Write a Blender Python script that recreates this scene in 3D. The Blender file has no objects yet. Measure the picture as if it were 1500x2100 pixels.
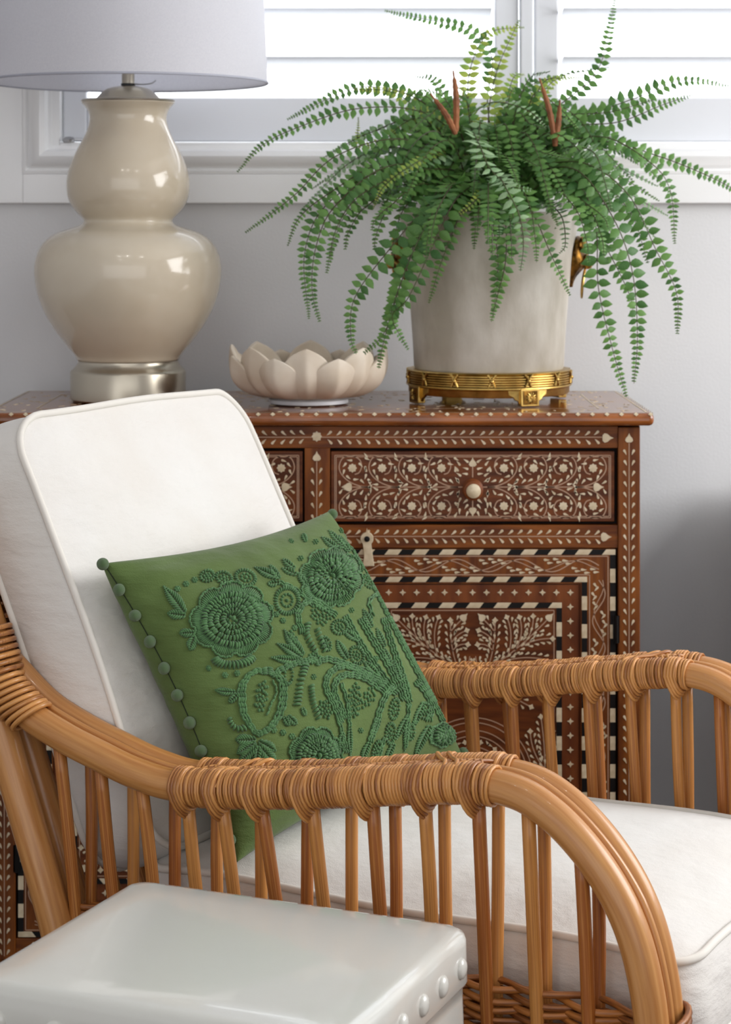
import bpy, math, random
from mathutils import Vector, Matrix
PI = math.pi
C = bpy.context.scene.collection
rnd = random.Random(7)
# ------------------------------------------------------------------ camera
F = 4217.0          # focal length in pixels of the 1500 x 2100 frame
ZC = 1.321          # eye height
HY = 458.0          # row of the horizon
cd = bpy.data.cameras.new('camera'); cam = bpy.data.objects.new('camera', cd); C.objects.link(cam)
cd.sensor_fit = 'VERTICAL'; cd.sensor_height = 36.0; cd.lens = 36.0*F/2100.0
cd.shift_y = -(1050.0-HY)/2100.0
cam.location = (0, 0, ZC); cam.rotation_euler = (PI/2, 0, 0)
cd.dof.use_dof = True; cd.dof.focus_distance = 2.62; cd.dof.aperture_fstop = 10.0
cd.clip_start = .05
bpy.context.scene.camera = cam
# ------------------------------------------------------------------ world and large lights
w = bpy.data.worlds.new('daylight'); bpy.context.scene.world = w; w.use_nodes = True
bg = w.node_tree.nodes['Background']; bg.inputs[0].default_value = (.93, .965, 1, 1); bg.inputs[1].default_value = 3.4
def area(name, loc, aim, sx, sy, power, col=(1, 1, 1)):
    l = bpy.data.lights.new(name, 'AREA'); l.shape = 'RECTANGLE'; l.size = sx; l.size_y = sy; l.energy = power; l.color = col
    o = bpy.data.objects.new(name, l); C.objects.link(o); o.location = loc
    o.rotation_euler = (Vector(aim)-Vector(loc)).to_track_quat('-Z', 'Y').to_euler(); return o
area('side_window_daylight', (2.45, 2.75, 1.75), (0, 2.6, .75), 1.7, 1.5, 70, (1, 1, 1))
area('front_fill_light', (-.2, -1.42, 1.45), (-.2, 3, 1.45), 4.8, 2.3, 42, (.97, .985, 1))  # unseen soft fill added behind the camera; the front wall has no window
for k, (x, y) in enumerate(((-.62, 1.5), (-.2, 1.5), (.55, 1.5), (-.62, .5))):      # recessed ceiling spots
    l = area('ceiling_spot', (x, y, 2.69), (x, y, 0), .07, .07, 1.6, (1, .95, .88)); l.data.shape = 'DISK'
vs = bpy.context.scene.view_settings
vs.view_transform = 'Standard'; vs.look = 'None'; vs.gamma = 1.0; vs.use_curve_mapping = False; vs.exposure = 0.0

# ------------------------------------------------------------------ helpers
def V(*a): return Vector(a)
def at(px, py, y): return V((px-750)*y/F, y, ZC-(py-HY)*y/F)      # point at distance y
def cr(pts, n):
    """Catmull-Rom through pts, n samples per span."""
    P = [Vector(p) for p in pts]; P = [P[0]*2-P[1]] + P + [P[-1]*2-P[-2]]
    out = []
    for i in range(1, len(P)-2):
        a, b, c, d = P[i-1:i+3]
        for k in range(n):
            t = k/n
            out.append(.5*((2*b)+(c-a)*t+(2*a-5*b+4*c-d)*t*t+(3*b-a-3*c+d)*t**3))
    out.append(P[-2]); return out

class MB:
    def __init__(s): s.v = []; s.f = []; s.t = []; s.p = []
    def add(s, vs_, fs, tint=.5, pc=None):
        o = len(s.v); s.v += [tuple(q) for q in vs_]; s.f += [tuple(i+o for i in q) for q in fs]
        s.t += [tint]*len(vs_); s.p += (pc if pc else [tuple(q) for q in vs_]); return s
    def tube(s, pts, r, seg=8, closed=False, caps=True, tint=.5, flat=1.0, up=None):
        pts = [Vector(p) for p in pts]; n = len(pts)
        R = r if isinstance(r, (list, tuple)) else [r]*n
        vs_, pc = [], []; L = 0; N = None
        for i in range(n):
            a = pts[(i-1) % n] if (closed or i) else pts[0]; b = pts[(i+1) % n] if (closed or i < n-1) else pts[-1]
            T = (b-a).normalized() if (b-a).length > 1e-9 else V(0, 0, 1)
            if N is None:
                q = Vector(up) if up is not None else (V(0, 0, 1) if abs(T.z) < .9 else V(1, 0, 0)); N = (q-T*q.dot(T)).normalized()
            else:
                N = N-T*N.dot(T); N = N.normalized() if N.length > 1e-6 else T.orthogonal().normalized()
            B = T.cross(N)
            if i: L += (pts[i]-pts[i-1]).length
            for k in range(seg):
                th = 2*PI*k/seg
                vs_.append(pts[i]+N*(math.cos(th)*R[i]*flat)+B*(math.sin(th)*R[i])); pc.append((math.cos(th), math.sin(th), L))
        fs = []
        for i in range(n if closed else n-1):
            j = (i+1) % n
            for k in range(seg):
                m = (k+1) % seg; fs.append((i*seg+k, i*seg+m, j*seg+m, j*seg+k))
        if caps and not closed:
            fs.append(tuple(range(seg-1, -1, -1))); fs.append(tuple(range((n-1)*seg, n*seg)))
        return s.add(vs_, fs, tint, pc)
    def box(s, x0, x1, y0, y1, z0, z1, tint=.5):
        vs_ = [(x, y, z) for z in (z0, z1) for y in (y0, y1) for x in (x0, x1)]
        return s.add(vs_, [(0, 2, 3, 1), (4, 5, 7, 6), (0, 1, 5, 4), (2, 6, 7, 3), (0, 4, 6, 2), (1, 3, 7, 5)], tint)
    def lathe(s, prof, seg=48, c=(0, 0, 0), closed=False, caps=True, tint=.5):
        n = len(prof); vs_ = [(c[0]+r*math.cos(2*PI*k/seg), c[1]+r*math.sin(2*PI*k/seg), c[2]+z) for r, z in prof for k in range(seg)]
        fs = []
        for i in range(n if closed else n-1):
            j = (i+1) % n
            for k in range(seg):
                m = (k+1) % seg; fs.append((i*seg+k, i*seg+m, j*seg+m, j*seg+k))
        if caps and not closed:
            fs.append(tuple(range(seg-1, -1, -1))); fs.append(tuple(range((n-1)*seg, n*seg)))
        return s.add(vs_, fs, tint)
    def prism(s, poly, fr, h0, h1, tint=.5):
        """2D outline, frame fr(u, v, h) -> point, from height h0 up to h1."""
        n = len(poly); vs_ = [fr(u, v, h0) for u, v in poly]+[fr(u, v, h1) for u, v in poly]
        fs = [tuple(range(n, 2*n))]+[(i, (i+1) % n, n+(i+1) % n, n+i) for i in range(n)]
        return s.add(vs_, fs, tint)
    def ball(s, c, r, seg=10, rings=6, sc=(1, 1, 1), tint=.5):
        vs_ = [(c[0], c[1], c[2]-r*sc[2])]; fs = []
        for i in range(1, rings):
            a = -PI/2+PI*i/rings
            vs_ += [(c[0]+r*sc[0]*math.cos(a)*math.cos(2*PI*k/seg), c[1]+r*sc[1]*math.cos(a)*math.sin(2*PI*k/seg), c[2]+r*sc[2]*math.sin(a)) for k in range(seg)]
        vs_.append((c[0], c[1], c[2]+r*sc[2])); e = len(vs_)-1
        for k in range(seg):
            m = (k+1) % seg; fs.append((0, 1+m, 1+k)); b = 1+(rings-2)*seg; fs.append((b+k, b+m, e))
            for i in range(rings-2): fs.append((1+i*seg+k, 1+i*seg+m, 1+(i+1)*seg+m, 1+(i+1)*seg+k))
        return s.add(vs_, fs, tint)
    def grid(s, fn, nu, nv, tint=.5, wrapu=False):
        vs_ = [fn(i/(nu-1) if not wrapu else i/nu, j/(nv-1)) for j in range(nv) for i in range(nu)]
        fs = []
        for j in range(nv-1):
            for i in range(nu if wrapu else nu-1):
                m = (i+1) % nu; fs.append((j*nu+i, j*nu+m, (j+1)*nu+m, (j+1)*nu+i))
        return s.add(vs_, fs, tint)
    def mesh(s, name, off=None, smooth=True):
        me = bpy.data.meshes.new(name)
        vv = s.v if off is None else [(a-off[0], b-off[1], c-off[2]) for a, b, c in s.v]
        me.from_pydata(vv, [], s.f)
        if smooth: me.polygons.foreach_set('use_smooth', [True]*len(s.f))
        a = me.attributes.new('tint', 'FLOAT', 'POINT'); a.data.foreach_set('value', s.t)
        a = me.attributes.new('pc', 'FLOAT_VECTOR', 'POINT'); a.data.foreach_set('vector', [q for p in s.p for q in p])
        me.update(); return me
    def build(s, name, m, parent=None, off=None, smooth=True, bevel=0, kind=None, seg=2, autos=True):
        me = s.mesh(name, off, smooth); me.materials.append(m)
        o = bpy.data.objects.new(name, me); C.objects.link(o); o.parent = parent
        if bevel:
            b = o.modifiers.new('bevel', 'BEVEL'); b.width = bevel; b.segments = seg; b.limit_method = 'ANGLE'; b.harden_normals = False
        if smooth and autos:
            try: me.set_sharp_from_angle(angle=math.radians(40))
            except Exception: pass
        if kind: o['kind'] = kind
        return o
def thing(name, label, cat, loc=(0, 0, 0), rotz=0, group=None):
    o = bpy.data.objects.new(name, None); C.objects.link(o); o.location = loc; o.rotation_euler = (0, 0, rotz); o.empty_display_size = .05
    o['label'] = label; o['category'] = cat
    if group: o['group'] = group
    return o
def inst(name, me, parent, loc, rot=None, sc=None):
    o = bpy.data.objects.new(name, me); C.objects.link(o); o.parent = parent; o.location = loc
    if rot is not None: o.rotation_euler = rot
    if sc is not None: o.scale = sc if hasattr(sc, '__len__') else (sc,)*3
    return o

# ------------------------------------------------------------------ materials
def srgb(r, g, b):
    return tuple((c/255/12.92 if c/255 <= .04045 else ((c/255+.055)/1.055)**2.4) for c in (r, g, b))+(1,)
def mat(name, c1, c2=None, rough=.5, metal=0, scale=8, stretch=(1, 1, 1), coord='Object', detail=4, bump=0, bscale=None, bstretch=None,
        coat=0, sheen=0, trans=0, tint=0, sub=0, lo=.35, hi=.65, rnd_obj=0, spec=.5, grain=0, gscale=900):
    m = bpy.data.materials.new(name); m.use_nodes = True; nt = m.node_tree; N = nt.nodes; L = nt.links
    p = N['Principled BSDF']; p.inputs['Roughness'].default_value = rough; p.inputs['Metallic'].default_value = metal
    p.inputs['Base Color'].default_value = c1; p.inputs['Specular IOR Level'].default_value = spec
    if coat: p.inputs['Coat Weight'].default_value = coat; p.inputs['Coat Roughness'].default_value = .04
    if sheen: p.inputs['Sheen Weight'].default_value = sheen; p.inputs['Sheen Roughness'].default_value = .5
    if sub: p.inputs['Subsurface Weight'].default_value = sub; p.inputs['Subsurface Radius'].default_value = (.01, .006, .004); p.inputs['Subsurface Scale'].default_value = .5
    def src(st):
        mp = N.new('ShaderNodeMapping'); mp.inputs['Scale'].default_value = st
        if coord == 'pc':
            a = N.new('ShaderNodeAttribute'); a.attribute_name = 'pc'; L.new(a.outputs['Vector'], mp.inputs[0])
        else:
            t = N.new('ShaderNodeTexCoord'); L.new(t.outputs[coord], mp.inputs[0])
        return mp.outputs[0]
    if c2 is not None:
        nz = N.new('ShaderNodeTexNoise'); nz.inputs['Scale'].default_value = scale; nz.inputs['Detail'].default_value = detail
        L.new(src(stretch), nz.inputs['Vector'])
        mr = N.new('ShaderNodeMapRange'); mr.inputs[1].default_value = lo; mr.inputs[2].default_value = hi; L.new(nz.outputs['Fac'], mr.inputs[0])
        f = mr.outputs[0]
        def plus(f, sock, k):
            q = N.new('ShaderNodeMath'); q.operation = 'MULTIPLY_ADD'; L.new(sock, q.inputs[0]); q.inputs[1].default_value = k; q.inputs[2].default_value = -k/2
            z = N.new('ShaderNodeMath'); z.operation = 'ADD'; z.use_clamp = True; L.new(f, z.inputs[0]); L.new(q.outputs[0], z.inputs[1]); return z.outputs[0]
        if tint:
            a = N.new('ShaderNodeAttribute'); a.attribute_name = 'tint'; f = plus(f, a.outputs['Fac'], tint)
        if rnd_obj:
            oi = N.new('ShaderNodeObjectInfo'); f = plus(f, oi.outputs['Random'], rnd_obj)
        mx = N.new('ShaderNodeMix'); mx.data_type = 'RGBA'; mx.inputs[6].default_value = c1; mx.inputs[7].default_value = c2
        L.new(f, mx.inputs[0]); L.new(mx.outputs[2], p.inputs['Base Color']); colour = mx.outputs[2]
    if bump:
        nb = N.new('ShaderNodeTexNoise'); nb.inputs['Scale'].default_value = bscale or scale; nb.inputs['Detail'].default_value = 5
        L.new(src(bstretch or stretch), nb.inputs['Vector'])
        b = N.new('ShaderNodeBump'); b.inputs['Strength'].default_value = 1; b.inputs['Distance'].default_value = bump
        L.new(nb.outputs['Fac'], b.inputs['Height']); L.new(b.outputs[0], p.inputs['Normal'])
        if grain:
            ng = N.new('ShaderNodeTexNoise'); ng.inputs['Scale'].default_value = gscale; ng.inputs['Detail'].default_value = 2; L.new(src((1, 1, 1)), ng.inputs['Vector'])
            g = N.new('ShaderNodeBump'); g.inputs['Strength'].default_value = 1; g.inputs['Distance'].default_value = grain
            L.new(ng.outputs['Fac'], g.inputs['Height']); L.new(b.outputs[0], g.inputs['Normal']); L.new(g.outputs[0], p.inputs['Normal'])
    if trans:
        t = N.new('ShaderNodeBsdfTranslucent'); ms = N.new('ShaderNodeMixShader'); ms.inputs[0].default_value = trans
        if c2 is not None: L.new(colour, t.inputs[0])
        else: t.inputs[0].default_value = c1
        L.new(p.outputs[0], ms.inputs[1]); L.new(t.outputs[0], ms.inputs[2]); L.new(ms.outputs[0], N['Material Output'].inputs[0])
    return m
M = {}
M['wall'] = mat('wall_paint', srgb(226, 226, 228), srgb(229, 229, 230), .8, scale=3, bump=.0003, bscale=180)
M['white'] = mat('white_gloss_paint', srgb(247, 247, 247), rough=.35)
M['shutter'] = mat('shutter_paint', srgb(226, 228, 233), rough=.45)
M['floor'] = mat('floor_boards', srgb(96, 66, 42), srgb(60, 40, 26), .45, scale=3, stretch=(1, 9, 1))
M['steel'] = mat('steel', srgb(170, 170, 172), rough=.3, metal=1)
M['wood'] = mat('inlay_wood', srgb(133, 74, 22), srgb(88, 42, 11), .45, scale=9, stretch=(7, 7, 1), spec=.3)
M['wood_d'] = mat('drawer_wood', srgb(112, 58, 21), srgb(74, 34, 11), .45, scale=9, stretch=(1, 1, 9), spec=.3)
M['wood_h'] = mat('inlay_wood_long', srgb(136, 78, 30), srgb(86, 42, 16), .38, scale=9, stretch=(1, 1, 8), coat=.15, bump=.0002)
M['wood_r'] = mat('inlay_wood_rail', srgb(133, 74, 22), srgb(88, 42, 11), .45, scale=9, stretch=(1, 1, 9), spec=.3)
M['wood_red'] = mat('panel_wood', srgb(128, 70, 32), srgb(88, 42, 18), .45, scale=6, stretch=(5, 1, 1), spec=.3)
M['wood_top'] = mat('top_wood', srgb(160, 92, 40), srgb(108, 56, 22), .22, scale=8, stretch=(1, 6, 6), coat=.5)
M['gap'] = mat('dark_gap_wood', srgb(30, 16, 9), rough=.8)
M['bone'] = mat('bone', srgb(222, 208, 180), srgb(196, 178, 146), .45, scale=60, rnd_obj=.4)
M['thread'] = mat('inlay_line', srgb(176, 142, 116), rough=.5)
M['ebony'] = mat('ebony', srgb(12, 11, 12), rough=.5, spec=.25)
M['lamp'] = mat('lamp_glaze', srgb(212, 201, 181), srgb(201, 186, 162), .15, scale=5, coat=.35, bump=.0002, bscale=30)
M['brass_pale'] = mat('pale_brass', srgb(190, 182, 166), rough=.3, metal=1)
M['shade'] = mat('shade_linen', srgb(240, 240, 244), srgb(234, 234, 239), .9, scale=400, trans=.42)
M['cord'] = mat('dark_rubber', srgb(25, 25, 26), rough=.5)
M['lotus'] = mat('bowl_stoneware', srgb(228, 217, 201), srgb(210, 195, 175), .5, scale=14)
M['glaze_white'] = mat('foot_glaze', srgb(232, 234, 238), rough=.3)
M['pot'] = mat('pot_crackle', srgb(208, 202, 192), srgb(172, 164, 150), .5, scale=9, stretch=(1.6, 1.6, .8), detail=10, bump=.0005, bscale=60)
M['brass'] = mat('old_brass', srgb(202, 168, 96), srgb(122, 94, 46), .32, metal=1, scale=30, lo=.4, hi=.8)
M['brass_dark'] = mat('dark_brass', srgb(150, 108, 48), srgb(60, 40, 18), .42, metal=1, scale=60, bump=.001, bscale=90)
M['soil'] = mat('coir', srgb(92, 62, 38), srgb(50, 34, 22), .95, scale=60, bump=.004)
M['leaf'] = mat('leaflet_green', srgb(44, 94, 42), srgb(106, 150, 74), .5, scale=30, trans=.28, tint=.9, rnd_obj=.7, lo=.2, hi=.8)
M['leaf_light'] = mat('leaflet_light', srgb(118, 160, 74), srgb(170, 186, 84), .45, scale=30, trans=.35, tint=.8, rnd_obj=.7)
M['leaf_grey'] = mat('leaflet_underside', srgb(120, 158, 110), srgb(158, 186, 142), .55, scale=30, trans=.15, tint=.8, rnd_obj=.7)
M['stem'] = mat('frond_stem', srgb(64, 50, 34), srgb(74, 84, 44), .5, scale=10)
M['spike'] = mat('brown_spike', srgb(156, 98, 56), srgb(112, 64, 34), .7, scale=40, bump=.001, bscale=200)
M['rattan'] = mat('rattan_pole', srgb(206, 150, 90), srgb(176, 114, 56), .34, coord='pc', scale=1.8, stretch=(2.2, 2.2, 5), coat=.2, detail=8, lo=.3, hi=.75)
M['slat'] = mat('rattan_slat', srgb(204, 142, 74), srgb(158, 90, 36), .4, coord='pc', scale=2, stretch=(2, 2, 4), coat=.12, rnd_obj=.9, detail=6)
M['cane'] = mat('cane_wrap', srgb(214, 152, 86), srgb(142, 84, 38), .38, coord='pc', scale=2, stretch=(1, 1, 20), tint=1.1, coat=.15, lo=.3, hi=.7)
M['weave'] = mat('woven_cane', srgb(178, 112, 52), srgb(108, 58, 22), .42, coord='pc', scale=2, stretch=(1, 1, 14), tint=.9, lo=.3, hi=.7)
M['canvas'] = mat('cream_canvas', srgb(230, 228, 224), srgb(226, 222, 216), .95, scale=6, sheen=.25, bump=.010, bscale=8, bstretch=(1, 1, 2.6), spec=.2, grain=.0004, gscale=700)
M['piping'] = mat('cream_piping', srgb(230, 226, 218), rough=.95, sheen=.2, spec=.2)
M['green'] = mat('green_linen', srgb(96, 117, 67), srgb(84, 103, 56), .95, scale=9, sheen=.15, bump=.007, bscale=11, bstretch=(1, 1, 3.5), spec=.15, grain=.0006, gscale=600)
M['yarn'] = mat('green_yarn', srgb(86, 126, 80), srgb(71, 106, 66), .9, scale=60, tint=.8, sheen=.2, bump=.0006, bscale=500, spec=.15)
M['pom'] = mat('pompom_felt', srgb(92, 122, 76), srgb(80, 108, 66), .95, scale=80, sheen=.4, bump=.0006, bscale=300, spec=.1)
M['seam'] = mat('dark_seam', srgb(34, 44, 26), rough=.9)
M['stool'] = mat('crackle_glaze', srgb(216, 217, 211), srgb(215, 203, 190), .16, scale=2.6, coat=.5, lo=.45, hi=.75, detail=6, bump=.0003, bscale=14)
M['chest'] = mat('dark_stained_wood', srgb(74, 52, 44), srgb(52, 36, 30), .5, scale=6, stretch=(8, 8, 1))
M['glass'] = mat('window_glass', (1, 1, 1, 1), rough=.02)
def glass():
    m = M['glass']; nt = m.node_tree; t = nt.nodes.new('ShaderNodeBsdfTransparent'); g = nt.nodes.new('ShaderNodeBsdfGlossy'); g.inputs['Roughness'].default_value = .02
    x = nt.nodes.new('ShaderNodeMixShader'); x.inputs[0].default_value = .06
    nt.links.new(t.outputs[0], x.inputs[1]); nt.links.new(g.outputs[0], x.inputs[2]); nt.links.new(x.outputs[0], nt.nodes['Material Output'].inputs[0])
glass()

# ------------------------------------------------------------------ the room
WY = 4.0
def wx(px, y=WY): return (px-750)*y/F
def wz(py, y=WY): return ZC-(py-HY)*y/F
def struct(name, mb, m, **k):
    o = mb.build(name, m, None, **k); o['kind'] = 'structure'; return o
OX0, OX1, OZ0, OZ1 = wx(104), wx(2080), wz(314), 2.25          # window opening
b = MB(); b.box(-2.6, OX0, WY, WY+.14, 0, 2.7); b.box(OX1, 2.7, WY, WY+.14, 0, 2.7); b.box(OX0, OX1, WY, WY+.14, 0, OZ0); b.box(OX0, OX1, WY, WY+.14, OZ1, 2.7)
struct('wall_back', b, M['wall'], smooth=False)
struct('floor', MB().box(-2.6, 2.7, -1.5, WY+.14, -.05, 0), M['floor'], smooth=False)
struct('ceiling', MB().box(-2.6, 2.7, -1.5, WY+.14, 2.7, 2.75), M['wall'], smooth=False)
struct('wall_left', MB().box(-2.65, -2.6, -1.5, WY+.14, 0, 2.7), M['wall'], smooth=False)
struct('wall_right', MB().box(2.7, 2.75, -1.5, WY+.14, 0, 2.7), M['wall'], smooth=False)
struct('wall_front', MB().box(-2.65, 2.75, -1.55, -1.5, 0, 2.7), M['wall'], smooth=False)
struct('baseboard_back', MB().box(-2.6, 2.7, WY-.016, WY, 0, .11), M['white'], smooth=False, bevel=.004)
# window with casing, moulding, sash and plantation shutters
win = bpy.data.objects.new('window_1', None); C.objects.link(win); win['kind'] = 'structure'; win.location = ((OX0+OX1)/2, WY, OZ0)
wo = Vector(win.location)
def ring(mb, x0, x1, z0, z1, wd, y0, y1):
    """rectangular frame of width wd outside the given opening"""
    mb.box(x0-wd, x0, y0, y1, z0-wd, z1+wd); mb.box(x1, x1+wd, y0, y1, z0-wd, z1+wd)
    mb.box(x0, x1, y0, y1, z0-wd, z0); mb.box(x0, x1, y0, y1, z1, z1+wd)
cx0, cx1, cz0, cz1 = wx(50), wx(2130), wz(357), OZ1+.05
b = MB(); ring(b, cx0, cx1, cz0, cz1, wx(50)-wx(-62) if False else .057, WY-.02, WY); b.build('casing', M['white'], win, off=wo, smooth=False, bevel=.002)
# ogee moulding: a profile swept round the opening
prof = [(0, 0), (0, -.020), (.006, -.022), (.010, -.017), (.022, -.030), (.034, -.034), (.044, -.028), (.048, -.012), (.055, -.010), (.055, 0)]
def sweep(mb, x0, x1, z0, z1, prof, y):
    cs = [(x0, z0, 1, 1), (x1, z0, -1, 1), (x1, z1, -1, -1), (x0, z1, 1, -1)]
    vs_ = [(x+sx*d, y+h, z+sz*d) for x, z, sx, sz in cs for d, h in prof]; n = len(prof); fs = []
    for i in range(4):
        j = (i+1) % 4
        for k in range(n-1): fs.append((i*n+k, j*n+k, j*n+k+1, i*n+k+1))
    mb.add(vs_, fs)
b = MB(); sweep(b, cx0, cx1, cz0, cz1, prof, WY); b.build('moulding', M['white'], win, off=wo, autos=True)
# reveal lining inside the wall
b = MB(); ring(b, wx(124), OX1-.02, wz(292), OZ1-.02, .0245, WY-.006, WY+.13); b.build('reveal', M['white'], win, off=wo, smooth=False, bevel=.002)
SY = WY+.035
def sx_(px): return (px-750)*SY/F
def sz_(py): return ZC-(py-HY)*SY/F
def shutter(x0, x1):
    p = bpy.data.objects.new('shutter_panel', None); C.objects.link(p); p.parent = win
    sw = .047; z0, z1 = sz_(291), OZ1-.03; zb = sz_(201)
    MB().box(x0, x0+sw, SY-.014, SY+.014, z0, z1).build('stile', M['shutter'], p, off=wo, smooth=False, bevel=.004)
    MB().box(x1-sw, x1, SY-.014, SY+.014, z0, z1).build('stile', M['shutter'], p, off=wo, smooth=False, bevel=.004)
    MB().box(x0+sw, x1-sw, SY-.012, SY+.012, z0, zb).build('bottom_rail', M['shutter'], p, off=wo, smooth=False, bevel=.003)
    MB().box(x0+sw, x1-sw, SY-.012, SY+.012, z1-.09, z1).build('top_rail', M['shutter'], p, off=wo, smooth=False, bevel=.003)
    k = 0; zz = sz_(129)
    while zz < z1-.12:
        b = MB(); xa, xb = x0+sw+.007, x1-sw-.007; n = 14
        ring_ = [(.044*math.cos(2*PI*i/n), .0052*math.sin(2*PI*i/n)) for i in range(n)]; ca, sa = math.cos(math.radians(11)), math.sin(math.radians(11))
        vs_ = [(x, SY+c*ca+d*sa, zz-c*sa+d*ca) for x in (xa, xb) for c, d in ring_]
        b.add(vs_, [(i, (i+1) % n, n+(i+1) % n, n+i) for i in range(n)]+[tuple(range(n-1, -1, -1)), tuple(range(n, 2*n))])
        b.build('louvre', M['shutter'], p, off=wo); k += 1; zz += .0945
    return p
shutter(sx_(131), sx_(1063)); shutter(sx_(1096), sx_(2060))
MB().box(sx_(1066), sx_(1093), SY-.022, SY+.02, sz_(291), OZ1-.02).build('mullion', M['shutter'], win, off=wo, smooth=False, bevel=.003)
MB().box(sx_(124), OX1-.02, WY+.112, WY+.116, sz_(291), OZ1-.02).build('pane', M['glass'], win, off=wo, smooth=False)
lc = at(142, 284, WY-.0)
b = MB(); b.lathe([(.011, -.003), (.012, .003), (.008, .007), (.001, .008)], 16, (lc.x, WY-.004, wz(292)+.003)); b.tube([V(lc.x+.01, WY-.006, wz(292)+.006), V(lc.x+.05, WY-.006, wz(292)+.005)], .002, 6); b.build('shutter_catch', M['steel'], win, off=wo)

# ------------------------------------------------------------------ bone-inlaid cabinet
CY = 3.5
cab = thing('inlaid_cabinet', 'brown wooden sideboard covered in cream bone inlay vines, drawers and doors', 'cabinet', (-.083, CY, 0))
S = 1205.0
def fx(px): return (px-650)/S
def fz(py): return ZC-(py-HY)/S
def ff(depth=0):
    """frame of a front plane: pixels of the front elevation -> cabinet space, h towards the viewer"""
    return lambda u, v, h: (fx(u), -depth-h, fz(v))
def fbox(x0, x1, y0, y1, d0, d1): return MB().box(fx(x0), fx(x1), -d1, -d0, fz(y1), fz(y0))
b = fbox(-13, 1313, 874, 1968, -.43, -.022); b.build('carcass', M['gap'], cab, smooth=False)
b = MB()
for a_, b_ in ((-13, -11), (1311, 1313)): b.box(fx(a_), fx(b_), .0, .43, fz(1968), fz(874))
b.build('side_panel', M['wood'], cab, smooth=False)
# top with a rounded edge
b = MB(); b.box(-.572, .572, -.024, .445, .978, 1.0); top = b.build('top', M['wood_top'], cab, bevel=.009, seg=4)
LH = .0007
def leaf(mb, fr, x, y, ang, L=13, W=5, bend=.35, h0=0, tint=.5):
    """comma leaf, fat end at (x, y), pointed tail along ang (elevation pixels, y down)"""
    ca, sa = math.cos(ang), math.sin(ang); pts = []
    for t, wd in ((0, .55), (.18, 1), (.45, .8), (.75, .4)): pts.append((t, wd))
    up = [(t*L, wd*W/2+bend*L*(t*t)) for t, wd in pts]; dn = [(t*L, -wd*W/2+bend*L*(t*t)) for t, wd in pts]
    poly = up+[(L, bend*L)]+dn[::-1]
    mb.prism([(x+p*ca-q*sa, y+p*sa+q*ca) for p, q in poly], fr, h0, h0+LH, tint)
def ribbon(mb, fr, pts, wd=2.2, n=6, h=.0005, smooth=True):
    P = [Vector((p[0], p[1], 0)) for p in pts]; P = cr(P, n) if smooth and len(P) > 2 else P
    vs_, fs = [], []
    for i, p in enumerate(P):
        T = (P[min(i+1, len(P)-1)]-P[max(i-1, 0)]).normalized(); q = V(-T.y, T.x, 0)*wd/2
        vs_ += [fr(p.x+q.x, p.y+q.y, h), fr(p.x-q.x, p.y-q.y, h)]
    for i in range(len(P)-1): fs.append((2*i, 2*i+1, 2*i+3, 2*i+2))
    mb.add(vs_, fs)
def flower_poly(r, n=8): return [((r if k % 2 == 0 else r*.78)*math.cos(PI*k/n), (r if k % 2 == 0 else r*.78)*math.sin(PI*k/n)) for k in range(2*n)]
def bud_poly(L=20, W=17): return [(0, 0), (W*.02, -W*.3), (L*.2, -W*.5), (L*.45, -W*.42), (L*.7, -W*.16), (L, 0), (L*.7, W*.16), (L*.45, W*.42), (L*.2, W*.5), (W*.02, W*.3)]
def unit_mesh(name, poly, m):
    mb = MB(); mb.prism(poly, lambda u, v, h: (u/S, -h, -v/S), 0, .0011); me = mb.mesh(name, None, False); me.materials.append(m); return me
ME_FL = unit_mesh('flower_inlay', flower_poly(9.5), M['bone'])
ME_BUD = unit_mesh('bud_inlay', bud_poly(), M['bone'])
ME_DIA = unit_mesh('diamond_inlay', [(7, 0), (2.2, 2.2), (0, 7), (-2.2, 2.2), (-7, 0), (-2.2, -2.2), (0, -7), (2.2, -2.2)], M['bone'])
ME_STAR = unit_mesh('star_inlay', [(6, 0), (2.6, 2.6), (0, 6), (-2.6, 2.6), (-6, 0), (-2.6, -2.6), (0, -6), (2.6, -2.6)], M['bone'])
def put(name, me, parent, px, py, d, rot=0, sc=1): return inst(name, me, parent, (fx(px), -d, fz(py)), (0, rot, 0), sc)
def vine_h(parent, x0, x1, yc, d, half, centre_flower=None):
    """horizontal running vine on a rail"""
    fr = ff(d); lm, rb = MB(), MB(); ribbon(rb, fr, [(x0, yc), (x1, yc)], 2, smooth=False)
    mid = 650
    x = x0+10
    while x < x1-8:
        sg = 1 if x > mid else -1; j = rnd.uniform(-1, 1)
        if centre_flower is None or abs(x-centre_flower) > 18:
            leaf(lm, fr, x+2*sg+j, yc-13+j, PI/2+sg*.55, 13, 5.6, .3*sg, tint=rnd.random())
            leaf(lm, fr, x+3*sg+j, yc+14+j, -PI/2-sg*.45, 13, 5.6, -.3*sg, tint=rnd.random())
        x += 19.6
    lm.build('leaf_inlay', M['bone'], parent, smooth=False, kind='stuff'); rb.build('vine_inlay', M['thread'], parent, smooth=False)
def vine_v(parent, xc, y0, y1, d, step=21.8):
    fr = ff(d); lm, rb = MB(), MB(); ribbon(rb, fr, [(xc, y0), (xc, y1)], 2, smooth=False); y = y0+18
    while y < y1-4:
        for sg in (-1, 1):
            leaf(lm, fr, xc+sg*11+rnd.uniform(-.7, .7), y-4, (PI/2-.75 if sg < 0 else PI/2+.75), 12, 5.4, .28*sg*-1, tint=rnd.random())
        y += step
    lm.build('leaf_inlay', M['bone'], parent, smooth=False, kind='stuff'); rb.build('vine_inlay', M['thread'], parent, smooth=False)
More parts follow.
